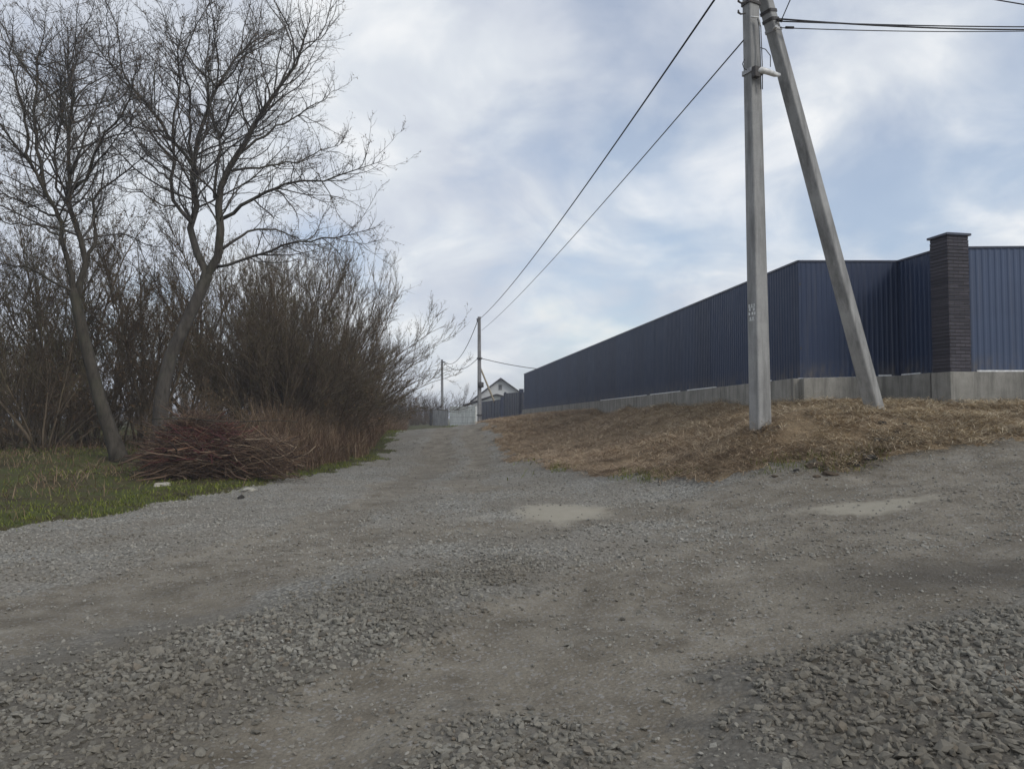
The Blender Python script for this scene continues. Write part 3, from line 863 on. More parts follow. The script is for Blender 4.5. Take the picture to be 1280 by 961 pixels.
def shrub_meshes(name, seed, h, spread, stems, c1, c2, c3, arch=.5, buds=0, budmat='bud', thick=.028, m='shrub', lean=0.0):
    r = np.random.default_rng(seed)
    az = r.random(stems) * 6.283
    th = np.abs(r.normal(0, 1, stems)) * spread + .05
    ln = h * r.uniform(.7, 1.1, stems)
    d = np.stack([np.cos(az) * np.sin(th) + lean, np.sin(az) * np.sin(th), np.cos(th)], -1)
    P = np.empty((stems, 10, 3)); P[:, 0] = np.stack([np.cos(az), np.sin(az), np.zeros(stems)], -1) * r.uniform(0, .35, stems)[:, None]
    for s in range(1, 10):
        d /= np.linalg.norm(d, axis=1, keepdims=True)
        P[:, s] = P[:, s - 1] + d * (ln / 9)[:, None]
        d = d + r.normal(0, .09, (stems, 3)); d[:, :2] += np.stack([np.cos(az), np.sin(az)], -1) * arch * .06
    R = (thick * ln / 5 * r.uniform(.6, 1.3, stems))[:, None] * np.linspace(1, .15, 10)[None]
    tb = TB(); tb.add(P, R, 6)
    st = tb.mesh(name + '_stems', M[m])
    tb = TB()
    P1, R1 = spawn(P, R, c1, .34, 7, 32, .15, r, .15, h * .4, .3, .010, jit=.12, rmin=.006)
    P2, R2 = spawn(P1, R1, c2, .5, 5, 34, .15, r, .1, 1.2, .18, .009, jit=.12, rmin=.005)
    P3, R3 = spawn(P2, R2, c3, .5, 3, 36, .1, r, .1, .5, .1, .012, rmin=.0042)
    tb.add(P1, R1, 4); tb.add(P2, R2, 3); tb.add(P3, R3, 3)
    tw = tb.mesh(name + '_twigs', M[m])
    bm_ = None
    if buds:
        bt = TB(); bud_tubes(bt, P3, buds, r, .034 if budmat == 'leaf' else .02, .45)
        bm_ = bt.mesh(name + '_buds', M[budmat], False)
    return st, tw, bm_
def dome_meshes(name, seed, h, wide, stems, c1, c2, c3, buds):
    r = np.random.default_rng(seed)
    az = r.random(stems) * 6.283
    th = np.radians(66) * r.random(stems) ** .75
    ln = h / np.sqrt(np.cos(th) ** 2 + (np.sin(th) / wide) ** 2) * r.uniform(.72, 1.0, stems)
    d = np.stack([np.cos(az) * np.sin(th), np.sin(az) * np.sin(th), np.cos(th)], -1)
    P = np.empty((stems, 10, 3)); P[:, 0] = np.stack([np.cos(az), np.sin(az), np.zeros(stems)], -1) * r.uniform(0, .6, stems)[:, None]
    d[:, 2] += .35
    for s in range(1, 10):
        d /= np.linalg.norm(d, axis=1, keepdims=True)
        P[:, s] = P[:, s - 1] + d * (ln / 9)[:, None]
        d = d + r.normal(0, .07, (stems, 3)); d[:, 2] -= .07 * np.sin(th)
    R = (.026 * ln / 5 * r.uniform(.6, 1.3, stems))[:, None] * np.linspace(1, .15, 10)[None]
    tb = TB(); tb.add(P, R, 6)
    st = tb.mesh(name + '_stems', M['shrub'])
    tb = TB()
    P1, R1 = spawn(P, R, c1, .34, 7, 28, .12, r, .15, h * .34, .3, .010, jit=.1, rmin=.006)
    P2, R2 = spawn(P1, R1, c2, .55, 5, 30, .14, r, .1, 1.1, .2, .009, jit=.1, rmin=.0055)
    P3, R3 = spawn(P2, R2, c3, .5, 3, 34, .1, r, .1, .55, .12, .012, rmin=.0042)
    tb.add(P1, R1, 4); tb.add(P2, R2, 3); tb.add(P3, R3, 3)
    tw = tb.mesh(name + '_twigs', M['shrub'])
    bt = TB(); bud_tubes(bt, P3, buds, r, .02, .45)
    return st, tw, bt.mesh(name + '_buds', M['bud'], False)
def plant(name, cat, meshes, parts, x, y, scale, rz, label, group=None, zs=1.0):
    root = thing(name, label, cat, (x, y, z1(x, y) - .08), rz, group)
    root.scale = (scale, scale, scale * zs)
    for me, nm in zip(meshes, parts):
        if me is not None: link(nm, me, root)
    return root
WIL = [shrub_meshes('willow', 20 + i, 6.0, .42, 26, 420, 2600, 4200, .9, 1800) for i in range(2)]
DOM = [dome_meshes('dome_bush', 60 + i, 6.6, .82, 70, 900, 6500, 19000, 4500) for i in range(2)]
YTR = [shrub_meshes('sapling', 30 + i, 8.0,   .2, 4, 150, 900, 1900, .2, 3000, 'leaf' if i == 1 else 'bud', thick=.036) for i in range(3)]
LOW = [shrub_meshes('low_shrub', 40 + i, 2.6, .55, 30, 300, 1500, 1800, .8, 900, 'leaf') for i in range(2)]
HDG = [shrub_meshes('hedge_tree', 80 + i, 9.0, .42, 26, 500, 2200, 2200, .4, 0, thick=.04, m='far') for i in range(2)]
FAR = [shrub_meshes('far_tree', 50 + i, 9.0, .30, 7, 150, 800, 1400, .4, 0, thick=.05, m='far') for i in range(2)]
SP = ('stem', 'twigs', 'buds')
def px_x(px, Y): return (px - 640) / FOC * Y
bushes = [  # px, Y, scale, mesh, label
    (408, 27, 1.0, DOM[0], 'wide dome shaped bare bush reaching out over the road edge, rightmost of the thicket'),
    (345, 25.5, 1.0, DOM[1], 'dense bare bush just right of the pale leaning trunk, behind the weeds'),
    (375, 33, 1.15, DOM[1], 'bare bush filling the gap behind the two foremost bushes of the thicket'),
    (440, 41, .82, DOM[0], 'lower bare bush at the far right end of the thicket beside the road'),
    (285, 30, 1.12, WIL[1], 'bare bush directly behind the pale leaning trunk')]
for i, (px, Y, s, me, lb) in enumerate(bushes):
    plant('bare_bush', 'bush', me, SP, px_x(px, Y), Y, s, i * 1.9 + .4, lb, 'bare bushes of the roadside thicket', 1.14)
lows = [(60, 22, 1.2, 'low tangled brown shrub under the slanting tree at the left edge'), (20, 27, 1.5, 'tangled shrub behind the grass at the far left edge'), (118, 24, 1.2, 'low brown shrub right behind the slanting dark trunk'),
        (245, 19.5, .75, 'brown scrub sprouting behind the brush pile'), (300, 19, .62, 'reddish brown scrub right beside the brush pile'), (350, 21, .62, 'brown scrub among the tall dry weeds'), (392, 22.5, .6, 'thin brown scrub standing in the dry weeds right of the brush pile'), (476, 46, 1.3, 'small brown scrub at the far end of the weeds'), (410, 26, 1.0, 'brown scrub under the rightmost dome shaped bush')]
for i, (px, Y, s, lb) in enumerate(lows):
    plant('low_shrub', 'shrub', LOW[i % 2], SP, px_x(px, Y), Y, s, i * 2.3, lb, 'low scrub under the trees')
r = random.Random(4)
saps = [(55, 20), (185, 23), (10, 21), (42, 24), (70, 27), (105, 26), (150, 24), (175, 29), (225, 27), (262, 26), (-30, 23), (128, 31), (30, 31), (205, 34), (-60, 28), (300, 36)]
for i, (px, Y) in enumerate(saps):
    plant('young_tree', 'tree', YTR[i % 3], SP, px_x(px, Y), Y, r.uniform(.8, 1.12) * (.84 if Y < 24 else 1), r.uniform(0, 6.28), 'thin leafless young tree in the tangled wood behind the two big trees', 'young trees of the wood')
for i in range(22):
    px, Y = -90 + 24 * i + r.uniform(-8, 8), r.uniform(38, 50)
    plant('woodland_shrub', 'shrub', LOW[i % 2] if i % 2 else WIL[i // 2 % 2], SP, px_x(px, Y) - .3, Y, (r.uniform(1.3, 1.8) if i % 2 else r.uniform(.7, .95)) * (.60 if 90 < px < 300 else 1), r.uniform(0, 6.28), 'bare shrub in the dim tangle at the back of the wood', 'shrubs at the back of the wood')
fars = [(-200, 62), (-120, 66), (-60, 60), (0, 64), (50, 60), (110, 66), (170, 62), (230, 66), (300, 64), (360, 66), (420, 70), (462, 74)]
for i, (px, Y) in enumerate(fars):
    plant('woodland_tree', 'tree', FAR[i % 2], ('trunk', 'crown'), px_x(px, Y), Y, r.uniform(.8, 1.0), r.uniform(0, 6.28), 'leafless tree at the back of the wood', 'trees at the back of the wood')
hedge = [(478, 66, .36), (484, 74, .40), (491, 80, .40), (499, 88, .42), (507, 94, .44), (515, 99, .46), (522, 103, .46), (530, 107, .47), (538, 111, .47), (546, 113, .45), (554, 114, .43)]
for i, (px, Y, s) in enumerate(hedge):
    plant('hedgerow_tree', 'tree', HDG[i % 2], ('trunk', 'crown'), px_x(px, Y), Y, s, r.uniform(0, 6.28), 'small hazy leafless tree in the row at the end of the road', 'hazy trees at the end of the road')
for i in range(9):
    Y = 68 + i * 4.5
    plant('low_shrub', 'shrub', LOW[i % 2], SP, px_x(484 + i * 7.2 - (i > 5) * 4, Y), Y, r.uniform(.55, .75), r.uniform(0, 6.28), 'brown undergrowth shrub at the foot of the far row of trees', 'undergrowth at the end of the road')
plant('distant_tree', 'tree', FAR[0], ('trunk', 'crown'), px_x(576, 118), 118, .62, 1.0, 'round bare distant tree above the white block wall')
plant('distant_tree', 'tree', FAR[1], ('trunk', 'crown'), px_x(610, 122), 122, .56, 2.0, 'bare distant tree behind the pole and the house gable')

# ------------------------------------------------------------------ brush pile
pb = at(252, 606, 15.6)
pile = thing('brush_pile', 'heap of cut red and brown branches on the grass beside the road', 'brush pile', (pb[0] - .3, pb[1] + .5, z1(pb[0] - .3, pb[1] + .5)))
def pile_branches(n, seed, zlo, zhi, rx, ry, L, r0, sides=4, side=0.0, tilt=.28):
    r = np.random.default_rng(seed)
    h = r.uniform(zlo, zhi, n)
    k = np.clip(1 - (h / 1.5) ** 1.6, .06, 1) * np.clip(.72 + h * .7, 0, 1)
    a = r.random(n) * 6.283; q = np.sqrt(r.random(n))
    c = np.stack([np.cos(a) * q * rx * k + side, np.sin(a) * q * ry * k, h], -1)
    sg = np.sign(r.random(n) - .5)
    d = np.stack([sg, r.normal(0, .5, n), r.normal(0, tilt, n)], -1)
    d[:, 2] -= .45 * (c[:, 0] - side) / rx * sg * r.uniform(.2, 1.3, n)
    d /= np.linalg.norm(d, axis=1, keepdims=True)
    ln = r.uniform(*L, n)
    s = np.linspace(-.5, .5, 7)
    P = c[:, None] + d[:, None] * (ln[:, None] * s[None])[..., None]
    bend = r.normal(0, .28, (n, 3))
    P += (s[None] ** 2 * ln[:, None])[..., None] * bend[:, None]
    P += np.cumsum(r.normal(0, .014, P.shape), axis=1)
    P[..., 2] = np.maximum(P[..., 2], .015)
    rr = (r0 * r.uniform(.5, 1.6, n))[:, None] * np.linspace(1.2, .35, 7)[None]
    tb = TB(); tb.add(P, rr, sides)
    P2, R2 = spawn(P, rr, n * 2, .36, 4, 30, .0, r, .2, .55, .12, .012, curve=.0, rmin=.003)
    tb.add(P2, R2, 3)
    return tb
pile_branches(70, 9, .3, 1.1, 1.15, .6, (.5, 1.5), .006, tilt=1.3).build('stray_branches', M['cut'], pile)
pile_branches(90, 8, .1, 1.0, 1.1, .6, (.9, 2.1), .014, 6, tilt=.5).build('thick_branches', M['cut'], pile)
pile_branches(1100, 1, .02, .85, 1.2, .8, (.4, 1.4), .006, tilt=.4).build('brown_branches', M['cut'], pile)
pile_branches(700, 2, .4, 1.02, 1.0, .75, (.4, 1.3), .006, side=.1, tilt=.4).build('red_branches', M['red'], pile)
pile_branches(420, 3, .5, 1.28, 1.3, .65, (.4, 1.3), .005, tilt=.55).build('pale_branches', M['cut'], pile)
pile_branches(420, 6, .05, .85, .95, .7, (.4, 1.2), .0055, side=1.25, tilt=.45).build('side_branches', M['cut'], pile)
a, b_ = at(190, 524, 15.7), at(372, 525, 16.0)
tb = TB(); tb.add(np.array([a + (b_ - a) * t + np.array([0, 0, .03 * math.sin(t * 9) - .05 * t * t]) for t in np.linspace(0, 1, 8)]), np.linspace(.016, .007, 8), 6)
tag(tb.build('long_branch', M['barkdark']), 'long straight pale branch lying across the top of the brush pile', 'branch')

# ------------------------------------------------------------------ metal fence, plinth, pillar
def fence_run(name, label, a, b, h, ph, mt, pitch=.115, gaps=()):
    """profiled sheets on a concrete plinth from a to b; a, b are the plinth top at the two ends, facing the road on the left hand"""
    a, b = np.array(a, float), np.array(b, float)
    L = float(np.hypot(*(b - a)[:2]))
    rz = math.atan2(b[1] - a[1], b[0] - a[0])
    slope = (b[2] - a[2]) / L
    root = thing(name, label, 'fence', tuple(a), rz)
    # sheets: one mesh per sheet of about 1.15 m
    n = max(1, round(L / 1.15))
    wd = L / n
    for k in range(n):
        x0, x1 = k * wd, (k + 1) * wd
        prof = []
        npit = max(1, round(wd / pitch)); pw = wd / npit
        off = .002 * (k % 2)
        for i in range(npit):
            s = x0 + i * pw
            prof += [(s, 0), (s + pw * .40, 0), (s + pw * .58, .008), (s + pw * .82, .008)]
        prof.append((x1, 0))
        prof = np.array(prof)
        jit = 0.004 * ((k * 7) % 5 - 2)
        V, F = [], []
        m = len(prof)
        for dz, dy in ((0, 0), (1, 0)):
            for (s, e) in prof:
                V.append((s, -e - off, slope * s + (.006 if dz == 0 else h)))
        V += [(x, y + .003, z) for x, y, z in V]
        for i in range(m - 1):
            F.append((i, i + 1, m + i + 1, m + i)); F.append((2*m + i + 1, 2*m + i, 3*m + i, 3*m + i + 1))
        me = bpy.data.meshes.new('fence_sheet')
        me.from_pydata(V, [], F); me.materials.append(mt); me.update()
        at_ = me.attributes.new('up', 'FLOAT', 'POINT'); at_.data.foreach_set('value', np.array(([0.0] * m + [1.0] * m) * 2, np.float32))
        link('fence_sheet', me, root)
    mb = MB()
    z = lambda s: slope * s
    mb.quadbox([(0, -.024, z(0) + h), (L, -.024, z(L) + h), (L, .03, z(L) + h), (0, .03, z(0) + h)], [(0, -.024, z(0) + h + .035), (L, -.024, z(L) + h + .035), (L, .03, z(L) + h + .035), (0, .03, z(0) + h + .035)])
    mb.build('top_trim', M['trim'], root)
    mb = MB()
    for f_ in (.25, .8):
        mb.quadbox([(0, .012, z(0) + h * f_), (L, .012, z(L) + h * f_), (L, .05, z(L) + h * f_), (0, .05, z(0) + h * f_)], [(0, .012, z(0) + h * f_ + .04), (L, .012, z(L) + h * f_ + .04), (L, .05, z(L) + h * f_ + .04), (0, .05, z(0) + h * f_ + .04)])
    mb.build('rail', M['rust'], root)
    # plinth in cast bays with a narrow joint between them
    nb = max(1, round(L / 3.6)); bw = L / nb
    for k in range(nb):
        mb = MB()
        s0, s1 = k * bw + .004, (k + 1) * bw - .004
        o_ = .003 * ((k * 3) % 3)
        mb.quadbox([(s0, -.14 - o_, z(s0) - ph - .5), (s1, -.14 - o_, z(s1) - ph - .5), (s1, .14, z(s1) - ph - .5), (s0, .14, z(s0) - ph - .5)],
                   [(s0, -.14 - o_, z(s0)), (s1, -.14 - o_, z(s1)), (s1, .14, z(s1)), (s0, .14, z(s0))])
        mb.build('plinth', M['plinth'], root, bevel=.008)
    for (g0, g1) in gaps:  # thin white strips along the bottom edge of the sheets
        mb = MB()
        mb.quadbox([(g0, -.05, z(g0)), (g1, -.05, z(g1)), (g1, -.025, z(g1)), (g0, -.025, z(g0))], [(g0, -.05, z(g0) + .034), (g1, -.05, z(g1) + .03), (g1, -.025, z(g1) + .03), (g0, -.025, z(g0) + .034)])
        mb.build('white_strip', M['strip'], root)
    return root
cA, cB = at(655, 512, 51.5), at(1000, 473, 15.5)
cC, cD = at(1125, 470, 15.85), at(1170, 466, 14.9)
cE, cF = at(1203, 465, 14.6), at(1560, 465, 14.3)
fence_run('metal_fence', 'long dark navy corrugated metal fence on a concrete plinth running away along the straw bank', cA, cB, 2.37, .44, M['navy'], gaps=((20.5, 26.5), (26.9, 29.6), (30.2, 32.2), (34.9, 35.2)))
fence_run('metal_fence', 'short navy fence section set back behind the leaning brace', cB, cC, 2.37, .46, M['navy'], gaps=((1.72, 2.0),))
fence_run('metal_fence', 'narrow navy return panel joining the dark brick pillar on its left', cC, cD, 2.37, .5, M['navy'], gaps=((.1, .62),))
fence_run('metal_fence', 'navy corrugated fence right of the dark brick pillar', cE, cF, 2.37, .53, M['navy_lit'], gaps=((.25, 4.5),))
pc = at(1193, 465, 14.55)
pil = thing('brick_pillar', 'dark brick fence pillar with pyramid cap at the fence corner', 'pillar', (pc[0], pc[1] + .08, pc[2]), rad(11))
mb = MB()
rows = 38
hP = 2.58
rr = random.Random(3)
for k in range(rows):                                   # brick courses, each a hair in or out
    z0 = hP / rows * k
    e = rr.uniform(0, .005)
    c_ = .225
    mb.box(-c_ - e, c_ + e, -c_ - e, c_ + e, z0, z0 + hP / rows - .009)
    mb.box(-c_ + .008, c_ - .008, -c_ + .008, c_ - .008, z0 + hP / rows - .009, z0 + hP / rows)
mb.build('shaft', M['brick'], pil)
mb = MB()
c_ = .265
mb.quadbox([(-c_, -c_, hP + .001), (c_, -c_, hP + .001), (c_, c_, hP + .001), (-c_, c_, hP + .001)], [(-c_, -c_, hP + .04), (c_, -c_, hP + .04), (c_, c_, hP + .04), (-c_, c_, hP + .04)])
ap = (0, 0, hP + .12)
bq = [(-c_, -c_, hP + .042), (c_, -c_, hP + .042), (c_, c_, hP + .042), (-c_, c_, hP + .042)]
for i in range(4): mb.face([bq[i], bq[(i+1) % 4], ap])
mb.build('cap', M['trim'], pil)
mb = MB(); mb.box(-.25, .26, -.25, .25, -1.05, -.003); mb.build('pillar_base', M['plinth'], pil, bevel=.01)

# ------------------------------------------------------------------ near pole with leaning brace
pl = at(951, 533, 12.5)
pz = z1(pl[0], pl[1])
top = at(934, -190, 12.5)
pole = thing('utility_pole', 'near grey concrete utility pole with a leaning concrete brace on the straw bank', 'utility pole', (pl[0], pl[1], pz))
loc = np.array([pl[0], pl[1], pz])
rel = lambda p: tuple(np.asarray(p, float) - loc)
mb = MB(); mb.beam((0, 0, -.6), rel(top), .30, .235, rad(28), .66); mb.build('shaft', M['pole'], pole, bevel=.01)
bf = at(1094, 512, 13.45); bf[2] = z1(bf[0], bf[1])
bt_ = at(944, -46, 12.62)
dv = (bf - bt_) / np.linalg.norm(bf - bt_)
mb = MB(); mb.beam(rel(bf + dv * .4), rel(bt_), .26, .25, rad(38), .74); mb.build('brace', M['pole'], pole, bevel=.01)
shx = lambda py: at(934 + (951 - 934) * (py + 190) / 723, py, 12.5)
def band(py, hh, rx, ry, m, nm):
    p = shx(py); mb = MB(); mb.beam(rel(p - np.array([0, 0, hh / 2])), rel(p + np.array([0, 0, hh / 2])), rx, ry, rad(28)); return mb.build(nm, m, pole)
band(92, .07, .285, .232, M['steel'], 'clamp_band')
band(6, .05, .265, .215, M['rust'], 'clamp_band')
p = at(957, 92, 12.38)
tb = TB(); tb.add([rel(at(944, 91, 12.30)), rel(at(952, 88, 12.30)), rel(at(960, 90, 12.34)), rel(at(968, 93, 12.42)), rel(at(974, 94, 12.5))], [.03, .055, .05, .045, .03], 10)
tb.build('spacer', M['ceramic'], pole)
mb = MB(); mb.beam(rel(at(945, 97, 12.3)), rel(at(945, 84, 12.3)), .12, .09, rad(28)); mb.build('junction_box', M['rust'], pole, bevel=.006)
for (px, py) in ((925, 3), (926, 17)):
    tb = TB(); tb.add([rel(at(932, py, 12.4)), rel(at(926, py + 1, 12.35)), rel(at(923, py - 1, 12.33)), rel(at(923, py - 4, 12.33))], [.012, .014, .02, .014], 6)
    tb.build('hook', M['rust'], pole)
tb = TB(); tb.add([rel(at(938, 21, 12.33)), rel(at(943, 22, 12.3)), rel(at(948, 22, 12.33)), rel(at(950, 32, 12.33))], [.012, .016, .016, .01], 6); tb.build('insulator', M['ceramic'], pole)
for k, (x0, x1) in enumerate(((951, 953), (949, 951))):
    tb = TB(); tb.add([rel(at(x0 - 2, 24, 12.36)), rel(at(x0, 34, 12.34)), rel(at(x1 - 1, 60, 12.36)), rel(at(x1, 85, 12.33)), rel(at(x1, 112, 12.36))], [.009] * 5, 5); tb.build('drop_wire', M['cable2'], pole)
tb = TB(); tb.add([rel(at(951, 60, 12.36)), rel(at(957, 62, 12.3)), rel(at(963, 70, 12.36)), rel(at(963, 84, 12.4))], [.008] * 4, 5); tb.build('drop_wire', M['cable2'], pole)
tb = TB(); tb.add([rel(at(931, 74, 12.36)), rel(at(928, 80, 12.3)), rel(at(930, 86, 12.34)), rel(at(934, 88, 12.33))], [.007] * 4, 5); tb.build('drop_wire', M['cable'], pole)
# steel bands and clamps on the head of the brace
brx = lambda py: bt_ + (bf - bt_) * ((py + 46) / 558)
bd = (bf - bt_) / np.linalg.norm(bf - bt_)
for py, m in ((14, 'rust'), (24, 'rust'), (36, 'steel')):
    q = brx(py); mb = MB(); mb.beam(rel(q - bd * .025), rel(q + bd * .025), .225, .215, rad(38)); mb.build('clamp_band', M[m], pole)
tb = TB(); tb.add([rel(brx(24) + np.array([.1, -.05, 0])), rel(at(973, 25, 12.6)), rel(at(978, 27, 12.6))], [.02, .035, .02], 6); tb.build('anchor_clamp', M['rust'], pole)
tb = TB(); tb.add([rel(brx(34) + np.array([.02, -.12, 0])), rel(at(968, 36, 12.5)), rel(at(974, 35, 12.55))], [.02, .03, .015], 6); tb.build('anchor_clamp', M['ceramic'], pole)
# painted pole marks: rows of short white strokes on the narrow face, as far as they can be read
mk = MB()
dd_ = np.array([math.cos(rad(28)), math.sin(rad(28)), 0]); nn_ = np.array([-math.sin(rad(28)), math.cos(rad(28)), 0])
def mark(u0, u1, py0, py1):
    q0, q1 = shx(py0), shx(py1)
    k = .66 + (1 - .66) * (py0 + 190) / 723
    hx, hy = .30 * k / 2 + .0035, .235 * k / 2
    pts = []
    for q, u in ((q1, u0), (q1, u1), (q0, u1), (q0, u0)):
        pts.append(rel(q - dd_ * hx - nn_ * 0 + nn_ * (-u) * hy))
    pts.reverse()
    b = [np.array(p) - dd_ * .0015 for p in pts]
    mk.quadbox([tuple(p) for p in pts], [tuple(p) for p in b])
for i, (py, us) in enumerate(((381, (-.6, -.1, .4)), (386, (-.5, .3)), (391, (-.6, 0, .45)), (397, (-.4, .1)))):
    for u in us: mark(u, u + .28, py, py + 3.4)
mark(-.6, .6, 384.6, 385.4); mark(-.6, .5, 400.6, 401.4)
mk.build('painted_number', M['paint'], pole)

# ------------------------------------------------------------------ farther poles
def far_pole(label, px, py_base, py_top, Y, wd, extras):
    b = at(px, py_base, Y); b[2] = z1(b[0], b[1]); tp = at(px - .5, py_top, Y)
    root = thing('utility_pole', label, 'utility pole', tuple(b))
    mb = MB(); mb.beam((0, 0, -.5), tuple(tp - b), wd, wd * .8, rad(20), .72); mb.build('shaft', M['polefar'], root, bevel=.01)
    for nm, q, m in extras:
        tb = TB(); tb.add([np.array(p) - b for p in q[0]], q[1], 8); tb.build(nm, M[m], root)
    return root
Yp = 65
far_pole('grey utility pole with a slanting timber brace standing at the end of the straw bank', 599.5, 538, 396, Yp, .33,
    [('brace', ([at(601, 461, Yp), at(617, 500, Yp + 1.2), at(630, 532, Yp + 2)], [.07, .085, .09]), 'wood'),
     ('meter_box', ([at(600.8, 477, Yp - .2), at(600.8, 478, Yp - .2), at(600.8, 484, Yp - .2), at(600.8, 485, Yp - .2)], [.02, .26, .26, .02]), 'rust'),
     ('clamp_band', ([at(599.5, 447, Yp), at(599.5, 449, Yp)], [.24, .24]), 'rust'), ('clamp_band', ([at(599.5, 518, Yp), at(599.5, 519.5, Yp)], [.25, .25]), 'rust'),
     ('hook', ([at(599.5, 400, Yp), at(596.5, 401, Yp - .1), at(596.3, 398, Yp - .1)], [.05, .06, .05]), 'rust')])
far_pole('small grey utility pole farthest down the road by the plank fence', 553, 531, 449.5, 92, .32,
    [('hook', ([at(553, 452, 92), at(556, 453, 91.8)], [.07, .06]), 'rust')])

# ------------------------------------------------------------------ overhead cables
def cable(label, a, b, sag, r, m='cable', n=28, group=None):
    t = np.linspace(0, 1, n)
    P = a[None] * (1 - t)[:, None] + b[None] * t[:, None]
    P[:, 2] -= sag * 4 * t * (1 - t)
    tb = TB(); tb.add(P, np.full(n, r), 6)
    return tag(tb.build('overhead_cable', M[m]), label, 'cable', group)
cable('thick black cable running from the near pole top down to the middle pole top', at(600.5, 398, Yp), at(934, -60, 12.4), .55, .021)
cable('thin grey cable running from the near pole to the middle pole below its top', at(602, 413, Yp), at(930, 50, 12.4), .35, .013, 'cable2')
cable('upper sagging cable between the middle pole and the farthest pole', at(597, 401, Yp), at(555.5, 452, 92), 1.5, .03)
cable('lower sagging cable between the middle pole and the farthest pole', at(597, 448, Yp), at(555.5, 453.5, 92), .9, .026)
cable('thin cable running right from the middle pole and out of sight behind the long fence', at(602, 448, Yp), at(760, 462, 72), .5, .03)
cable('topmost cable of the bundle running right from the brace head', at(974, 24, 12.6), at(1600, 20, 17), .25, .014)
cable('middle cable of the bundle running right from the brace head', at(976, 27, 12.6), at(1600, 26, 17.1), .12, .011)
cable('lowest cable running right from the brace head past a small splice', at(974, 35, 12.55), at(1600, 21, 16.9), .18, .008)
cable('cable rising steeply out of the picture from the brace head', at(976, 27, 12.6), at(1010, -55, 11.5), .02, .009)
cable('cable crossing the upper right corner of the sky', at(1150, -17, 15), at(1700, 62, 15.2), .1, .012)
tb = TB(); tb.add([at(981.5, 34.8, 12.55), at(982, 34.8, 12.55), at(992, 34.9, 12.58), at(992.5, 34.9, 12.58)], [.006, .022, .022, .006], 8)
tag(tb.build('cable_splice', M['cable']), 'small black splice sleeve on the lowest right hand cable', 'splice')

# ------------------------------------------------------------------ far end of the road: fences, gate, house
def flat_panel(mb, p0, p1, z0a, z1a, z0b, z1b, th=.06):
    d = np.array(p1[:2]) - np.array(p0[:2]); d /= np.linalg.norm(d); n = np.array([-d[1], d[0]]) * th
    A = lambda p, z, k: (p[0] + n[0] * k, p[1] + n[1] * k, z)
    mb.quadbox([A(p0, z0a, 0), A(p1, z0b, 0), A(p1, z0b, 1), A(p0, z0a, 1)], [A(p0, z1a, 0), A(p1, z1b, 0), A(p1, z1b, 1), A(p0, z1a, 1)])
def far_fence(name, label, cat, a, b, top_a, top_b, bot, mt, pn, pieces, post=None, rib=True):
    """a, b pixel-free world xy ends; pieces strips of sheet"""
    root = thing(name, label, cat, (a[0], a[1], bot))
    o = np.array([a[0], a[1], bot])
    a2, b2 = np.array(a[:2]) - o[:2], np.array(b[:2]) - o[:2]
    mb = MB()
    for k in range(pieces):
        t0, t1 = k / pieces, (k + 1) / pieces
        e = .03 if k % 2 and rib else 0
        p0, p1 = a2 + (b2 - a2) * t0, a2 + (b2 - a2) * t1
        d = (b2 - a2) / np.linalg.norm(b2 - a2); n = np.array([-d[1], d[0]])
        flat_panel(mb, p0 + n * e, p1 + n * e, -.3, top_a + (top_b - top_a) * t0 - bot, -.3, top_a + (top_b - top_a) * t1 - bot)
    mb.build(pn, mt, root)
    for (t, hz, wd) in (post or ()):
        p = a2 + (b2 - a2) * t
        mb = MB(); mb.box(p[0] - wd, p[0] + wd, p[1] - wd, p[1] + wd, -.3, hz - bot); mb.build('post', M['trim'], root)
    return root
q0, q1 = at(655, 490, 52.2), at(631, 491.5, 61)
far_fence('metal_fence', 'lower navy metal fence stepping down beyond the far end of the long fence', 'fence', q0, q1, q0[2], q1[2], at(640, 524, 58)[2], M['navy'], 'fence_sheet', 22, [(.12, at(651, 486, 53)[2], .16), (.97, at(632, 491, 61)[2] + .05, .09)])
q0, q1 = at(628, 499, 64), at(601, 502.5, 71)
far_fence('metal_gate', 'dark navy sheet metal gate in front of the white gabled house', 'gate', q0, q1, q0[2], q1[2], at(610, 532, 68)[2], M['navy'], 'gate_leaf', 16, [(0.0, at(628, 496, 64)[2], .16), (1.0, at(601, 502, 71)[2] + .03, .1)], rib=True)
# pale block wall with four courses
q0, q1 = at(562, 508, 84), at(594.5, 508, 80)
root = thing('block_wall', 'low wall of pale concrete panels behind the middle pole', 'wall', (q0[0], q0[1], .6))
o = np.array([q0[0], q0[1]])
for k in range(4):
    hh = (q0[2] - .6 + .15) / 4
    for j in range(2):
        mb = MB()
        p0 = (q1[:2] - o) * (j / 2); p1 = (q1[:2] - o) * ((j + 1) / 2) * (.995 if j == 0 else 1)
        flat_panel(mb, p0, p1, -.15 + k * hh + .02, -.15 + (k + 1) * hh, -.15 + k * hh + .02, -.15 + (k + 1) * hh, .1 + .01 * ((k + j) % 2))
        mb.build('wall_panel', M['block'], root)
mb = MB(); e_ = np.array([0, .12]); flat_panel(mb, e_, q1[:2] - o + e_, -.2, q0[2] - .62, -.2, q0[2] - .62, .05); mb.build('backing', M['dark'], root)
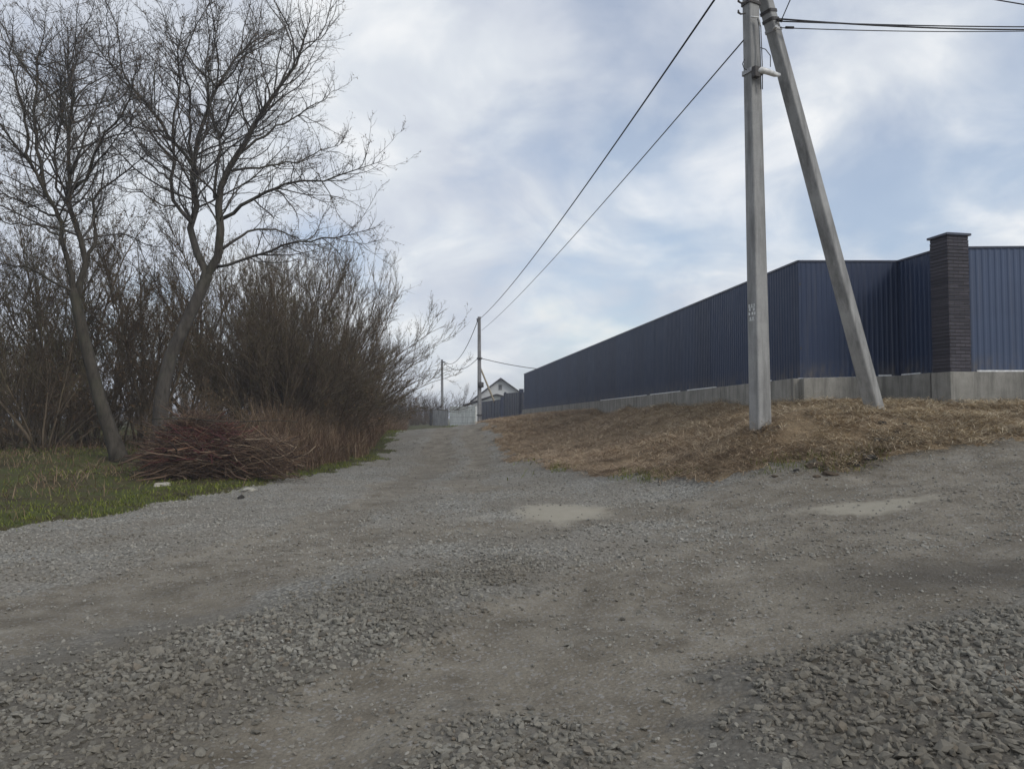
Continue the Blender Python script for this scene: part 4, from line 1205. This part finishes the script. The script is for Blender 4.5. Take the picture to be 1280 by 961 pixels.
# weathered plank fence
q0, q1 = at(541, 512, 88), at(560.5, 511, 86)
root = thing('plank_fence', 'weathered grey plank fence with a dark end post by the farthest pole', 'fence', (q0[0], q0[1], .6))
rr = random.Random(8)
for k in range(16):
    d = (q1 - q0); p = d * (k / 16); pe = d * ((k + .88) / 16)
    mb = MB(); hz = q0[2] - .6 + rr.uniform(-.08, .08)
    flat_panel(mb, p[:2], pe[:2], -.3, hz, -.3, hz, .03); mb.build('plank', M['greywood'], root)
mb = MB(); mb.box(-.35, -.1, -.1, .1, -.3, q0[2] - .6 + .12); mb.build('post', M['dark'], root)
# house
def P3(px, py, Y): return tuple(at(px, py, Y))
Yh = 92
hb = at(625, 532, Yh)
house = thing('house', 'white gabled house with dark roof edges behind the navy gate', 'house', (hb[0], hb[1], .6))
ho = np.array([hb[0], hb[1], .6])
R_ = lambda p: tuple(np.asarray(p) - ho)
apx, el, er = at(626, 474, Yh), at(591, 502, Yh), at(650, 491, Yh)
er2 = at(662, 500, Yh); el = at(591, 500.5, Yh)
dep = np.array([0, 9.0, 0])
def gable(y_off, k=1.0): return
mb = MB()
f0 = [np.array((el[0], Yh, .3)), np.array((er2[0], Yh, .3)), er2, apx, el]
fr = [R_(p) for p in f0]; bk = [R_(p + dep) for p in f0]
mb.face(fr); mb.face(bk[::-1])
for i in range(5):
    j = (i + 1) % 5
    if i in (2, 3): continue
    mb.face([fr[i], bk[i], bk[j], fr[j]][::-1])
mb.build('wall', M['wall'], house)
for (p, q_, nm) in ((apx, el, 'roof'), (apx, er2, 'roof')):
    mb = MB()
    d = (q_ - p); d = d / np.linalg.norm(d)
    q2 = q_ + d * .4
    up = np.array([0, 0, .16]); y0 = np.array([0, -.45, .02]); y1 = dep + np.array([0, .3, .02])
    a_, b2_, c2_, d2_ = p + y0, q2 + y0, q2 + y1, p + y1
    pts = [R_(v) for v in ((a_, b2_, c2_, d2_) if q_[0] < p[0] else (b2_, a_, d2_, c2_))]
    pts2 = [tuple(np.array(v) + up) for v in pts]
    mb.quadbox(pts, pts2); mb.build(nm, M['roof'], house)
wc = at(625.3, 484, Yh)
mb = MB(); x_, y_, z_ = R_(wc)
for (dx0, dx1, dz0, dz1) in ((-.22, -.15, -.34, .34), (.15, .22, -.34, .34), (-.15, .15, .27, .34), (-.15, .15, -.34, -.27), (-.02, .02, -.27, .27)):
    mb.box(x_ + dx0, x_ + dx1, -.05, .02, z_ + dz0, z_ + dz1)
win = mb.build('window', M['greywood'], house)
mb = MB(); mb.box(x_ - .15, x_ + .15, -.03, .01, z_ - .27, z_ + .27); g = mb.build('pane', M['glass'], win)
# porch with a low pitched roof in front of the gable
pw0, pw1, pk = at(589, 505.5, Yh - 4), at(632, 497, Yh - 4), at(621, 494, Yh - 4)
mb = MB(); f0 = [np.array((pw0[0], Yh - 4, .3)), np.array((pw1[0], Yh - 4, .3)), pw1, pk, pw0]
fr = [R_(p) for p in f0]; bk = [R_(p + np.array([0, 3.9, 0])) for p in f0]
mb.face(fr)
for i in range(5):
    j = (i + 1) % 5; mb.face([fr[i], bk[i], bk[j], fr[j]][::-1])
mb.build('porch', M['wall'], house)
mb = MB()
for (p, q_) in ((pk, pw0 + np.array([-1.0, 0, -.22])), (pk, pw1 + np.array([.3, 0, -.1]))):
    y0, y1 = np.array([0, -.4, .03]), np.array([0, 3.85, .03])
    v = (p + y0, q_ + y0, q_ + y1, p + y1) if q_[0] < p[0] else (q_ + y0, p + y0, p + y1, q_ + y1)
    pts = [R_(u) for u in v]; mb.quadbox(pts, [tuple(np.array(u) + np.array([0, 0, .14])) for u in pts])
mb.build('porch_roof', M['roof'], house)

# ------------------------------------------------------------------ single stones and small things
def rock(name, label, px, py, Y, sx, sy, sz, m, seed):
    r = np.random.default_rng(seed)
    import bmesh
    bm = bmesh.new(); bmesh.ops.create_icosphere(bm, subdivisions=3, radius=1)
    for v in bm.verts:
        p = np.array(v.co)
        k = 1 + .22 * math.sin(p[0] * 3.1 + seed) * math.cos(p[1] * 2.7 + seed * 2) + .1 * math.sin(p[2] * 5 + p[0] * 4 + seed) + r.normal(0, .015)
        v.co = (p[0] * k * sx, p[1] * k * sy, max(-.35, p[2] * k) * sz)
    me = bpy.data.meshes.new(name); bm.to_mesh(me); bm.free(); me.materials.append(M[m])
    x, y = px_x(px, Y), Y
    o = link(name, me); o.location = (x, y, z1(x, y) + sz * .2); o.rotation_euler = (0, 0, seed)
    return tag(o, label, 'stone')
rock('stone', 'flat pale stone in the grass below the left end of the brush pile', 206, 607, 14.7, .16, .10, .06, 'pale', 1)
rock('stone', 'flat pale slab at the grass edge right of the brush pile', 314, 611, 14.2, .17, .12, .05, 'pale', 2)
rock('stone', 'small dark lump on the gravel just below the pale slab', 303, 622, 12.9, .06, .05, .055, 'dark', 3)
rock('stone', 'round pale pebble alone on the dirt at the bottom middle', 791, 911, 3.52, .019, .015, .022, 'coarse', 4)
rock('stone', 'grey stone lying on bare dirt left of the bottom middle', 258, 906, 3.62, .032, .026, .02, 'coarse', 5)
rr = random.Random(12)
for k in range(26):
    px_, Y_ = rr.gauss(1032, 26), rr.gauss(10.65, .18)
    z_ = rr.uniform(.02, .05) + .05 * (rr.random() < .12)
    rock('earth_clod', 'dark clod of earth at the foot of the straw bank below the brace', px_, 577, Y_, z_ * 1.5, z_, z_ * .55, 'soil' if k % 3 else 'dark', 20 + k)['group'] = 'dark clods at the foot of the bank'
for k in range(9):
    px_, Y_ = rr.uniform(1085, 1150), rr.uniform(11.0, 12.2)
    z_ = rr.uniform(.02, .06)
    rock('earth_clod', 'dark clod of earth lying on the straw right of the leaning brace', px_, 548, Y_, z_ * 1.3, z_, z_ * .7, 'dark', 50 + k)['group'] = 'dark clods on the straw by the brace'
for k in range(4):
    px_, Y_ = rr.gauss(958, 9), rr.uniform(12.0, 12.3)
    rock('earth_clod', 'brown clod of dug earth at the foot of the near pole', px_, 536, Y_, rr.uniform(.04, .09), .05, .04, 'soil', 70 + k)['group'] = 'clods around the near pole foot'
